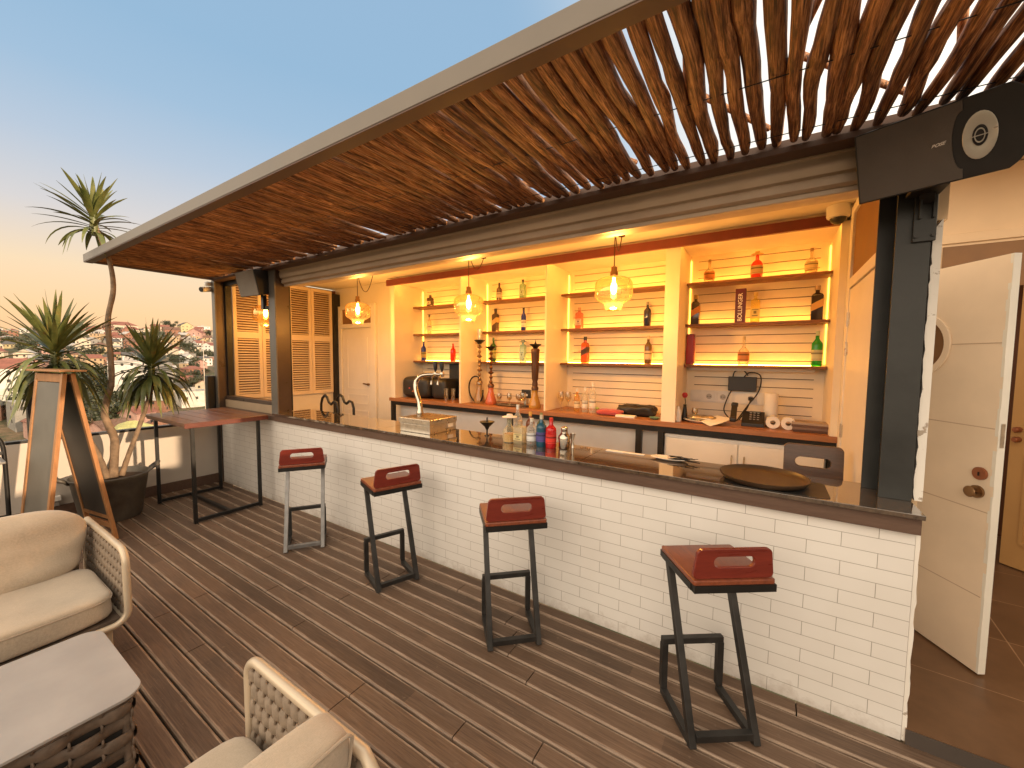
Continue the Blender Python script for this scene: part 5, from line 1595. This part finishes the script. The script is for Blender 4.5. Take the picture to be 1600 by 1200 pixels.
# ------------------------------------------------------------------ loudspeakers
def speaker(name, label, P, ax, n, dwn, W, H, D, front, horn_end):
    """P: top-left front corner; ax along the width, dwn down the face, n outward normal"""
    t = thing(name, label, 'speaker', tuple(P + dwn * H))
    def Q(a, b, c):
        return P + ax * a + dwn * b - n * c
    bd_ = MB()
    bul = .060 if horn_end else .004
    fr_ = [(0, 0), (W, 0)] + [(W + bul * sin(R(a)) ** .5, H * .02 + (H * .96) * (a / 180)) for a in range(6, 180, 6)] + [(W, H), (0, H)]
    ta = .12
    vs, fs = [], []
    nn = len(fr_)
    for a, b in fr_:
        vs.append(Q(a, b, .0))
    for a, b in fr_:
        vs.append(Q(W * .5 + (a - W * .5) * (1 - ta), H * .5 + (b - H * .5) * (1 - ta), D))
    fs = [tuple(range(nn)), tuple(range(2 * nn - 1, nn - 1, -1))] + [(i, (i + 1) % nn, (i + 1) % nn + nn, i + nn) for i in range(nn)]
    bd_.add(vs, fs).build('cabinet', M['blackplastic'], t, bevel=.004)
    g0, g1 = W * .02, (W * .735 if horn_end else W * .97)
    gr = MB()
    cut = []
    for i in range(13):
        a = R(-90 + 15 * i)
        cut.append((g1 - (W * .065 if horn_end else 0) * max(0, cos(a)), H * .5 + H * .36 * sin(a)))
    poly = [(g0, H * .975), (g0, H * .02), (g1, H * .02)] + cut + [(g1, H * .975)]
    vs = [Q(a, b, -.006) for a, b in poly] + [Q(a, b, .002) for a, b in poly]
    nn = len(poly)
    gr.add(vs, [tuple(range(nn)), tuple(range(2 * nn - 1, nn - 1, -1))] + [(i, (i + 1) % nn, (i + 1) % nn + nn, i + nn) for i in range(nn)])
    gr.build('grille', front, t)
    if not horn_end:
        return t, Q
    hc = Q(W * .835, H * .5, -.001)
    def rings(prof, nm, mat, s=1):
        mb = MB()
        k = 28
        for r, d in prof:
            for i in range(k):
                a = 2 * pi * i / k
                mb.v.append(hc + ax * (r * .54 * cos(a)) + dwn * (r * sin(a)) + n * d)
        for j in range(len(prof) - 1):
            for i in range(k):
                l = (i + 1) % k
                mb.f.append((j * k + i, j * k + l, (j + 1) * k + l, (j + 1) * k + i))
        return mb.build(nm, mat, t, smooth=40)
    rr = H * .275
    hn = rings([(rr * 1.04, .0), (rr * 1.04, .006), (rr, .007), (rr * .62, .003), (rr * .46, .002)], 'horn', M['silver'])
    rings([(rr * .46, .0025), (rr * .45, .005), (rr * .40, .0055), (rr * .38, .003), (.001, .0022)], 'horn_throat', M['blackplastic'])
    rings([(rr * .33, .004), (rr * .32, .0065), (rr * .27, .0065), (rr * .26, .004)], 'throat_ring', M['silver'])
    MB().beam(hc + ax * -rr * .42 + n * .006, hc + ax * rr * .30 + n * .006, .003, .003, n).build('throat_bar', M['silver'], t)
    return t, Q
P = Vector((.274, -.10, 2.735)); ya, ti = -.4016, .4057
ax = Vector((cos(ya), sin(ya), 0)); nh = Vector((sin(ya), -cos(ya), 0))
dwn = Vector((0, 0, -cos(ti))) - nh * sin(ti)
nn_ = ax.cross(dwn) * 1
nn_ = nn_ if nn_.y < 0 else -nn_
t, Q = speaker('loudspeaker', 'large charcoal loudspeaker with silver horn above the steel column', P, ax, nn_, dwn, .436, .29, .26, M['grille'], 1)
mrot = Matrix((ax, -dwn, nn_)).transposed()
lp = Q(.436 * .585, .29 * .47, -.0075) - Vector(t.location)
text('BOSE', t, M['whiteplastic'], .016, lp, (mrot @ Matrix.Rotation(R(3), 3, 'Z')).to_euler(), shear=.45, bold=.0006)
MB().beam(Q(.20, .25, .14), Vector((.573, .135, 2.47)), .05, .012).build('bracket_arm', M['black'], t)
MB().box(.50, .0, 2.50, .61, .13, 2.515).build('bracket_plate', M['black'], t)
P2 = Vector((-5.36, -.19, 2.735))
ya, ti = .06, .22
ax2 = Vector((cos(ya), sin(ya), 0)); nh = Vector((sin(ya), -cos(ya), 0))
dw2 = Vector((0, 0, -cos(ti))) - nh * sin(ti)
n2 = ax2.cross(dw2); n2 = n2 if n2.y < 0 else -n2
t, Q = speaker('loudspeaker', 'grey fronted loudspeaker on a bracket beside the left bar post', P2, ax2, n2, dw2, .40, .29, .24, M['grillelight'], 0)
MB().beam(Q(.30, .29, .10), Q(.30, .29, .10) + Vector((0, 0, -.17)), .05, .04, Vector((0, 1, 0))).build('bracket_post', M['black'], t)
c_ = Q(.30, .29, .10) + Vector((0, 0, -.15))
MB().beam(c_, (-4.99, .06, c_.z), .035, .045).box(-5.02, .02, c_.z - .12, -4.996, .10, c_.z + .14).build('bracket_arm', M['black'], t)
sc_ = thing('bullet_camera', 'small white bullet camera under the far pergola corner', 'camera', (-6.44, -.06, 2.70))
MB().lathe([(0, 0), (.045, 0), (.045, .035), (.03, .052), (0, .052)], (0, .0, .0), 16).build('mount', M['whiteplastic'], sc_, w=False, smooth=40)
MB().tube([(0.0, .02, -.045), (.05, -.10, -.07)], .036, 14).build('housing', M['whiteplastic'], sc_, w=False, smooth=40)
MB().tube([(.0505, -.1012, -.0702), (.053, -.108, -.0715)], .03, 14).build('lens', M['blackplastic'], sc_, w=False, smooth=40)

# ------------------------------------------------------------------ open white door with porthole, and ochre door behind
A = Vector((1.012, .632, 0)); dirv = Vector((-.16, .276, 0)).normalized()
nv = Vector((-dirv.y, dirv.x, 0)); nv = nv if nv.y < 0 else -nv
dr = thing('porthole_door', 'open cream door with round porthole and chipped white edge', 'door', tuple(A + Vector((0, 0, FZ))))
def D(s, z, o=0):
    return A + dirv * s - nv * o + Vector((0, 0, z))
z0, z1, wd = FZ + .012, 2.30, .86
pc = (.454, 1.853); pr_ = .163
N = 48
outer, inner = [], []
loopA = []
for i in range(N):
    a = 2 * pi * i / N
    inner.append((pc[0] + pr_ * cos(a), pc[1] + pr_ * sin(a)))
    # matching points on the rectangle
    dx, dz = cos(a), sin(a)
    ts = []
    if dx > 1e-6: ts.append((wd - pc[0]) / dx)
    if dx < -1e-6: ts.append((0 - pc[0]) / dx)
    if dz > 1e-6: ts.append((z1 - pc[1]) / dz)
    if dz < -1e-6: ts.append((z0 - pc[1]) / dz)
    tt = min(ts)
    outer.append((pc[0] + dx * tt, pc[1] + dz * tt))
for cr_ in ((0, z0), (wd, z0), (wd, z1), (0, z1)):
    k = min(range(N), key=lambda i: (outer[i][0] - cr_[0]) ** 2 + (outer[i][1] - cr_[1]) ** 2)
    outer[k] = cr_
MB().ring(outer, inner, lambda a, b, d: D(a, b, d), .035).build('leaf', M['doorpink'], dr)
rg_o = [(pc[0] + (pr_ + .03) * cos(2 * pi * i / N), pc[1] + (pr_ + .03) * sin(2 * pi * i / N)) for i in range(N)]
MB().ring(rg_o, [(pc[0] + (pr_ - .006) * cos(2 * pi * i / N), pc[1] + (pr_ - .006) * sin(2 * pi * i / N)) for i in range(N)], lambda a, b, d: D(a, b, d - .012), .0118).build('porthole_ring', M['doorpink'], dr, bevel=.003)
MB().add([D(pc[0] + pr_ * cos(2 * pi * i / N), pc[1] + pr_ * sin(2 * pi * i / N), .018) for i in range(N)], [tuple(range(N))]).build('porthole_glass', M['transom'], dr)
e_ = MB()
ed = random.Random(6)
zz = z0
while zz < z1:
    h = min(ed.uniform(.03, .10), z1 - zz)
    k = ed.uniform(-.002, .0015)
    a, b, c, d_ = D(-.003, zz, -.001 + k), D(-.003, zz, .036), D(.012 + ed.uniform(0, .005), zz, .036), D(.010 + ed.uniform(-.004, .006), zz, -.001 + k)
    up = Vector((0, 0, h))
    e_.add([a, b, c, d_, a + up, b + up, c + up, d_ + up], [(0, 1, 2, 3), (7, 6, 5, 4), (0, 4, 5, 1), (1, 5, 6, 2), (2, 6, 7, 3), (3, 7, 4, 0)])
    zz += h
e_.build('chipped_edge', M['dooredge'], dr)
gv = MB()
for z in (.497, .957, 1.405, 1.852):
    s0 = .015
    s1_ = wd if z != 1.852 else pc[0] - pr_ - .03
    q = [D(s0, z - .0025, -.0012), D(s1_, z - .0025, -.0012), D(s1_, z + .0025, -.0012), D(s0, z + .0025, -.0012)]
    gv.add(q, [(0, 1, 2, 3)])
gv.build('groove_lines', cmat('groove_brown', (.58, .42, .28), .7), dr)
for s, z, m_ in ((.062, 1.157, 'copper'), (.070, 1.056, 'brass')):
    c = D(s, z, 0)
    MB().tube([c, c + nv * .012], .034, 20).build('lock_rose', M[m_], dr, smooth=40)
    if m_ == 'copper':
        MB().beam(c + nv * .013 + Vector((0, 0, -.012)), c + nv * .013 + Vector((0, 0, .008)), .006, .004, nv).build('keyhole', M['black'], dr)
    else:
        MB().tube([c + nv * .012, c + nv * .03, c + nv * .045, c + nv * .052], [.012, .014, .03, .022], 16).build('door_knob', M['brass'], dr, smooth=50)
MB().add([D(-.0046, 1.31, .008), D(-.0046, 1.31, .028), D(-.0046, 1.435, .028), D(-.0046, 1.435, .008)], [(0, 1, 2, 3)]).build('latch_plate', M['brushed'], dr)
od = thing('ochre_door', 'ochre panelled door with brass knobs standing open in the corridor', 'door', (1.70, 2.50, FZ))
A2 = Vector((1.695, 2.50, 0)); d3 = Vector((.10, -.112, 0)).normalized()
n3 = Vector((-d3.y, d3.x, 0)); n3 = n3 if n3.y < 0 else -n3
def D2(s, z, o=0):
    return A2 + d3 * s - n3 * o + Vector((0, 0, z))
def slab(mb, s0, s1, z0, z1, o0, o1):
    q = [D2(s0, z0, o0), D2(s1, z0, o0), D2(s1, z1, o0), D2(s0, z1, o0), D2(s0, z0, o1), D2(s1, z0, o1), D2(s1, z1, o1), D2(s0, z1, o1)]
    return mb.add(q, [(0, 1, 2, 3), (7, 6, 5, 4), (0, 4, 5, 1), (1, 5, 6, 2), (2, 6, 7, 3), (3, 7, 4, 0)])
slab(MB(), 0, .8, FZ + .01, 2.38, 0, .04).build('leaf', M['doororange'], od)
mb = MB()
for z0_, z1_ in ((.28, 1.0), (1.16, 1.34), (1.5, 2.22)):
    for a in ((.10, .70, z0_, z0_ + .025), (.10, .70, z1_ - .025, z1_), (.10, .125, z0_ + .025, z1_ - .025), (.675, .70, z0_ + .025, z1_ - .025)):
        slab(mb, *a, -.010, -.0004)
mb.build('panel_moulding', M['doororange'], od)
for z in (1.21, 1.13):
    c = D2(.045, z)
    MB().tube([c, c + n3 * .02, c + n3 * .03, c + n3 * .045], [.024, .02, .024, .016], 14).build('door_knob', M['copper'], od, smooth=50)

# ------------------------------------------------------------------ the hillside town
CX, CY, CZ0 = 0.0, -2.44, 1.75
K = 1.55
def terr_z(az, r):
    """az in degrees from -x towards +y, r metres from the terrace"""
    return K * terr_unit(az, r / K)
def terr_unit(az, r):
    zr = 17.0 + 6.5 * min(1, max(0, (az - 5) / 7)) + 1.2 * sin(az * .9)
    t = (r - 140) / 340
    if t < 0:
        z = -20 + t * 8
    elif t < 1:
        z = -20 + (zr + 20) * t
    else:
        z = zr - (r - 480) * .05 - min(1, (r - 480) / 60) * 2
    x, y = -r * cos(R(az)), r * sin(R(az))
    return z + 1.6 * noise.noise(Vector((x * .02, y * .02, 0))) + .6 * noise.noise(Vector((x * .07, y * .07, 4)))
def pos(az, r, dz=0):
    return Vector((CX - r * cos(R(az)), CY + r * sin(R(az)), terr_z(az, r) + dz))
mb = MB()
azs = [-45 + i * 1.0 for i in range(121)]
rs2 = [K * q for q in [30, 70, 100, 125, 140] + [140 + 8.5 * i for i in range(1, 41)] + [500, 540, 600, 700, 900, 1300]]
for r in rs2:
    for a in azs:
        mb.v.append(pos(a, r))
n = len(azs)
for i in range(len(rs2) - 1):
    for j in range(n - 1):
        mb.f.append((i * n + j, i * n + j + 1, (i + 1) * n + j + 1, (i + 1) * n + j))
struct(mb.build('hillside', M['terrain'], smooth=80))
mb = MB().lathe([(0, -50), (3600, -50)], (0, 0, 0), 64, cap=False)
struct(mb.build('ground', M['terrain']))

WALLS = {'white': (.66, .63, .58), 'cream': (.56, .48, .37), 'ochre': (.46, .33, .20), 'pink': (.48, .29, .24), 'brick red': (.30, .15, .10), 'grey': (.28, .265, .245), 'pale yellow': (.52, .43, .24)}
ROOFS = {'red tiled': (.22, .085, .06), 'rust brown': (.15, .08, .055), 'dark grey': (.085, .08, .078), 'pale grey': (.38, .36, .34), 'green yellow': (.42, .40, .16)}
wm = {k: plain('house_wall_' + k.replace(' ', '_'), v, .85, var=.16, nscale=.5) for k, v in WALLS.items()}
rmat = {k: plain('house_roof_' + k.replace(' ', '_'), v, .8, var=.25, nscale=.8) for k, v in ROOFS.items()}
wpane = plain('dark_window', (.05, .048, .046), .25, 0, var=.3)
wmesh = {}
def window(parent, loc, rz, w_, h_):
    key = (round(w_, 2), round(h_, 2))
    if key not in wmesh:
        o = MB().box(-w_ / 2, -.06, -h_ / 2, w_ / 2, .06, h_ / 2).build('window', wpane)
        wmesh[key] = o.data
    else:
        o = bpy.data.objects.new('window', wmesh[key]); COL.objects.link(o)
    o.parent = parent; o.location = loc; o.rotation_euler = (0, 0, rz)
    return o
def house(az, r, w_, d_, h_, wall, roof, kind, rot, label, group=None, storeys=None, name='house', cat='house', sink=1.5, cols=None):
    p = pos(az, r)
    # local -y faces the terrace
    face = math.atan2(-(CX - p.x), (CY - p.y)) + pi + rot
    t = thing(name, label, cat, tuple(p), face, group)
    b = MB().box(-w_ / 2, -d_ / 2, -sink - 2, w_ / 2, d_ / 2, h_)
    rh = {'gable': .32 * d_, 'side': .30 * w_, 'hip': .28 * d_, 'flat': 0}[kind]
    if kind == 'gable':
        b.prism([(-d_ / 2, h_), (d_ / 2, h_), (0, h_ + rh)], 'x', -w_ / 2, w_ / 2)
    elif kind == 'side':
        b.prism([(-w_ / 2, h_), (w_ / 2, h_), (0, h_ + rh)], 'y', -d_ / 2, d_ / 2)
    b.build('wall', wm[wall], t, w=False)
    ov = .45
    if kind == 'gable':
        k = rh / (d_ / 2)
        q = [(-d_ / 2 - ov, h_ - ov * k), (0, h_ + rh), (d_ / 2 + ov, h_ - ov * k), (d_ / 2 + ov, h_ - ov * k + .28), (0, h_ + rh + .3), (-d_ / 2 - ov, h_ - ov * k + .28)]
        rf = MB().prism(q, 'x', -w_ / 2 - ov, w_ / 2 + ov).build('roof', rmat[roof], t, w=False)
    elif kind == 'side':
        k = rh / (w_ / 2)
        q = [(-w_ / 2 - ov, h_ - ov * k), (0, h_ + rh), (w_ / 2 + ov, h_ - ov * k), (w_ / 2 + ov, h_ - ov * k + .28), (0, h_ + rh + .3), (-w_ / 2 - ov, h_ - ov * k + .28)]
        rf = MB().prism(q, 'y', -d_ / 2 - ov, d_ / 2 + ov).build('roof', rmat[roof], t, w=False)
    elif kind == 'hip':
        a, c = w_ / 2 + ov, d_ / 2 + ov
        e_ = max(.3, a - c)
        rf = MB().add([(-a, -c, h_), (a, -c, h_), (a, c, h_), (-a, c, h_), (-e_, 0, h_ + rh), (e_, 0, h_ + rh)], [(0, 1, 5, 4), (1, 2, 5), (2, 3, 4, 5), (3, 0, 4), (3, 2, 1, 0)]).build('roof', rmat[roof], t, w=False)
    else:
        rf = MB().box(-w_ / 2 - .15, -d_ / 2 - .15, h_, w_ / 2 + .15, d_ / 2 + .15, h_ + .35).box(-w_ * .2, -.8, h_ + .351, w_ * .05, .9, h_ + 2.0).build('roof', rmat[roof], t, w=False)
    st = storeys or max(1, int(h_ / 2.9))
    nc = cols or max(2, int(w_ / 2.8))
    far = group and r > 420
    for s in range(st):
        z = (s + .55) * h_ / st
        for c in range(nc):
            window(t, (-w_ / 2 + (c + .5) * w_ / nc, -d_ / 2, z), 0, 1.1, 1.35)
        for sx in (() if far else (-1, 1)):
            window(t, (sx * w_ / 2, -d_ * .12, z), pi / 2, 1.1, 1.35)
    return t
# the buildings one can pick out
FE = [(5.2, 186, 15, 10, 15.5, 'white', 'red tiled', 'gable', -.25, 'tall white five storey block with red gable at the left end of the railing', 5, 5),
      (7.0, 160, 10, 9, 8, 'grey', 'pale grey', 'flat', .2, 'grey concrete house with dark openings below the tall white block', 2, 3),
      (13.6, 184, 10, 10, 17, 'white', 'pale grey', 'flat', -.55, 'tall plain white tower block behind the middle yucca trunk', 6, 3),
      (15.2, 192, 11, 9, 15, 'grey', 'pale grey', 'flat', -.5, 'pale grey block attached beside the plain white tower block', 5, 3),
      (18.6, 176, 10.5, 8, 6.2, 'white', 'pale grey', 'flat', .25, 'low flat roofed white house just above the wooden table', 1, 3),
      (13.4, 140, 9, 7, 3.6, 'pale yellow', 'green yellow', 'hip', .3, 'pale yellow house with green yellow roof low beside the thin yucca trunk', 1, 3),
      (11.8, 142, 8, 7, 3.4, 'pink', 'rust brown', 'gable', .6, 'pink house with steep rust brown roof beside the pale yellow house', 1, 2),
      (13.0, 474, 25, 14, 5, 'cream', 'red tiled', 'hip', .1, 'large hall with wide red hipped roof standing on the ridge', 1, 7),
      (18.1, 462, 11, 9, 9, 'pale yellow', 'dark grey', 'side', .35, 'pale yellow gabled house standing tall on the ridge', 3, 3),
      (19.0, 425, 13, 10, 5.5, 'pink', 'red tiled', 'side', -.4, 'pink gabled house with red roof right below the yellow ridge house', 2, 3),
      (19.7, 468, 12, 9, 9, 'white', 'pale grey', 'flat', 0, 'pale square block on the ridge beside the corner post', 3, 3),
      (16.9, 440, 13, 9, 5, 'brick red', 'rust brown', 'gable', .3, 'brick red house with brown roof below the dark ridge tree', 1, 4)]
occ = []
for f in FE:
    az, r, w_, d_, h_, wl_, rf_, kd, rot, lb, st, nc = f
    g = 1.25
    house(az, r * K, w_ * g, d_ * g, h_ * g, wl_, rf_, kd, rot, lb, None, st, cols=nc)
    occ.append((az, r * K, max(w_, d_) * g * .62))
rh_ = random.Random(33)
ORD = ['first', 'second', 'third', 'fourth', 'fifth', 'sixth', 'seventh', 'eighth', 'ninth', 'tenth', 'eleventh', 'twelfth', 'thirteenth', 'fourteenth', 'fifteenth', 'sixteenth', 'seventeenth', 'eighteenth', 'nineteenth', 'twentieth', 'last but one', 'last']
NR = 17
ROWS = [(K * (148 + (462 - 148) * (i / (NR - 1)) ** .96), ORD[i]) for i in range(NR)]
def free(az, r, rad):
    p = Vector((r * cos(R(az)), r * sin(R(az))))
    for a, q, m in occ:
        if (p - Vector((q * cos(R(a)), q * sin(R(a))))).length < rad + m:
            return False
    return True
nh_ = 0
for r0, rn in ROWS:
    az = 4.0 + rh_.random() * 1.0
    k = 0
    while az < 22.5:
        r = r0 + rh_.uniform(-10, 10)
        w_ = rh_.uniform(6, 11.5); d_ = rh_.uniform(5.5, 8.5)
        h_ = rh_.choice([3.2, 3.4, 5.8, 6, 6.2, 8.8]) if r0 > 300 else rh_.choice([3.2, 5.8, 6])
        ru = r / K
        inwood = (9.0 < az < 13.2 and 140 < ru < 228) or (6.4 < az < 8.5 and 162 < ru < 208)
        if not inwood and k < 20 and rh_.random() < .66 and free(az, r, max(w_, d_) * .5):
            wl_ = rh_.choices(list(WALLS), [6, 6, 4, 3, 4, 2, 2])[0]
            kd = rh_.choices(['gable', 'side', 'hip', 'flat'], [4, 3, 2, 3])[0]
            rf_ = rh_.choices(list(ROOFS)[:4], [5, 3, 2, 3])[0] if kd != 'flat' else rh_.choice(['pale grey', 'dark grey'])
            rot = rh_.uniform(-.75, .75)
            sz = {1: 'single storey', 2: 'two storey', 3: 'three storey'}[max(1, int(h_ / 2.9))]
            lb = '%s %s house, %s roof, %s from left, %s row uphill' % (sz, wl_, rf_, ORD[k], rn)
            house(az, r, w_, d_, h_, wl_, rf_, kd, rot, lb, 'houses on the hillside')
            occ.append((az, r, max(w_, d_) * .5)); nh_ += 1; k += 1
        az += math.degrees((w_ + rh_.uniform(.8, 4.5)) / r)
print('houses', nh_)

# trees on the hillside
treemat = [leaf_mat('dark_tree_foliage', (.016, .024, .010), (.045, .055, .02)), leaf_mat('olive_tree_foliage', (.03, .036, .014), (.07, .072, .028))]
def tree_proto(seed, H, W, mat, col):
    rg = random.Random(seed)
    tk = MB().tube([(0, 0, -1.0), (.1, 0, H * .25), (-.1, .1, H * .55), (.05, 0, H * .8)], [H * .035, H * .028, H * .02, H * .008], 7)
    for i in range(5):
        a = i * 1.3 + rg.random()
        z = H * rg.uniform(.35, .6)
        tk.tube([(0, 0, z), (cos(a) * W * .25, sin(a) * W * .25, z + H * .15), (cos(a) * W * .38, sin(a) * W * .38, z + H * .24)], [H * .014, H * .009, H * .004], 5)
    cm = MB()
    blobs = [(Vector((rg.gauss(0, W * .24), rg.gauss(0, W * .24), H * rg.uniform(.38, .88))), W * rg.uniform(.13, .24)) for _ in range(15)]
    for c, rad in blobs:
        for _ in range(62):
            d = Vector((rg.gauss(0, 1), rg.gauss(0, 1), rg.gauss(0, .8)))
            d.normalize()
            p = c + d * rad * rg.uniform(.5, 1.08)
            nrm = (d + Vector((rg.uniform(-.7, .7), rg.uniform(-.7, .7), rg.uniform(-.2, .8)))).normalized()
            s = nrm.cross(UP)
            if s.length < .1:
                s = Vector((1, 0, 0))
            s.normalize(); u = s.cross(nrm)
            k = W * rg.uniform(.028, .055)
            cm.add([p - s * k, p + u * k * .8, p + s * k, p - u * k * .8], [(0, 1, 2, 3)])
    return tk, cm
protos = []
for i, (H, W, mi) in enumerate(((8, 8, 0), (7, 9, 1), (10, 8, 0), (6, 7, 1))):
    tk, cm = tree_proto(50 + i, H, W, treemat[mi], i)
    protos.append((tk, cm, mi, None))
def put_tree(kind, az, r, s, label, group):
    tk, cm, mi, src = protos[kind]
    p = pos(az, r, -.2)
    if src is None:
        t = thing('tree', label, 'tree', tuple(p), 0, group)
        tk.build('trunk', M['trunk'], t, w=False)
        cm.build('crown', treemat[mi], t, w=False)
        protos[kind] = (tk, cm, mi, t)
    else:
        t = dup(src, tuple(p), rh_.uniform(0, 6), label, group)
    t.scale = (s, s, s)
KN = ['round dark tree', 'spreading olive tree', 'tall dark tree', 'small olive tree']
nt_ = 0
put_tree(0, 16.85, 466 * K, 1.9, 'large dark tree on the ridge beside the yellow house', 'trees on the hillside')
wood_ = []
for i in range(58):
    for _ in range(30):
        az = rh_.uniform(9.2, 13.0); r = K * rh_.uniform(144, 228)
        if all((Vector((r * cos(R(az)), r * sin(R(az)))) - Vector((q * cos(R(a)), q * sin(R(a))))).length > 5.5 for a, q in wood_) and free(az, r, 3):
            wood_.append((az, r)); break
for i in range(22):
    for _ in range(30):
        az = rh_.uniform(6.4, 8.5); r = K * rh_.uniform(160, 208)
        if all((Vector((r * cos(R(az)), r * sin(R(az)))) - Vector((q * cos(R(a)), q * sin(R(a))))).length > 5.5 for a, q in wood_) and free(az, r, 3):
            wood_.append((az, r)); break
wood_.sort()
nl = nr = 0
for az, r in wood_:
    k = rh_.randrange(4)
    if az < 9:
        lb = '%s, %s from the left in the grove behind the left railing post' % (KN[k], ORD[min(nl, 21)]); nl += 1
    else:
        z_ = nr
        lb = '%s number %d counting rightwards through the wood behind the easel' % (KN[k], nr + 1); nr += 1
    put_tree(k, az, r, rh_.uniform(.95, 1.4), lb, 'trees of the wood behind the easel')
for r0, rn in ROWS[2:]:
    k = 0
    cand = sorted(rh_.uniform(3.8, 22) for _ in range(20))
    for az in cand:
        r = r0 + rh_.uniform(8, 18)
        if free(az, r, 2.0) and k < 12:
            kk = rh_.randrange(4)
            put_tree(kk, az, r, rh_.uniform(.6, 1.1), '%s, %s from left among the trees above the %s house row' % (KN[kk], ORD[k], rn), 'trees on the hillside')
            occ.append((az, r, 2.2)); k += 1
# two pale masts and one street lamp pole
for az, r, h, lb in ((6.6, 190, 31, 'pale mast rising in front of the left yucca head'), (19.6, 235, 38, 'thin pale pole standing left of the corner post')):
    p = pos(az, r)
    t = thing('utility_pole', lb, 'pole', tuple(p))
    MB().tube([(0, 0, -1), (0, 0, h * .5), (0, 0, h)], [.22, .18, .12], 8).build('mast', cmat('pale_mast', (.55, .48, .4), .6), t, w=False, smooth=60)
    MB().beam((-.8, 0, h - .8), (.8, 0, h - .8), .12, .12).build('crossarm', cmat('pale_mast', (.55, .48, .4), .6), t, w=False)
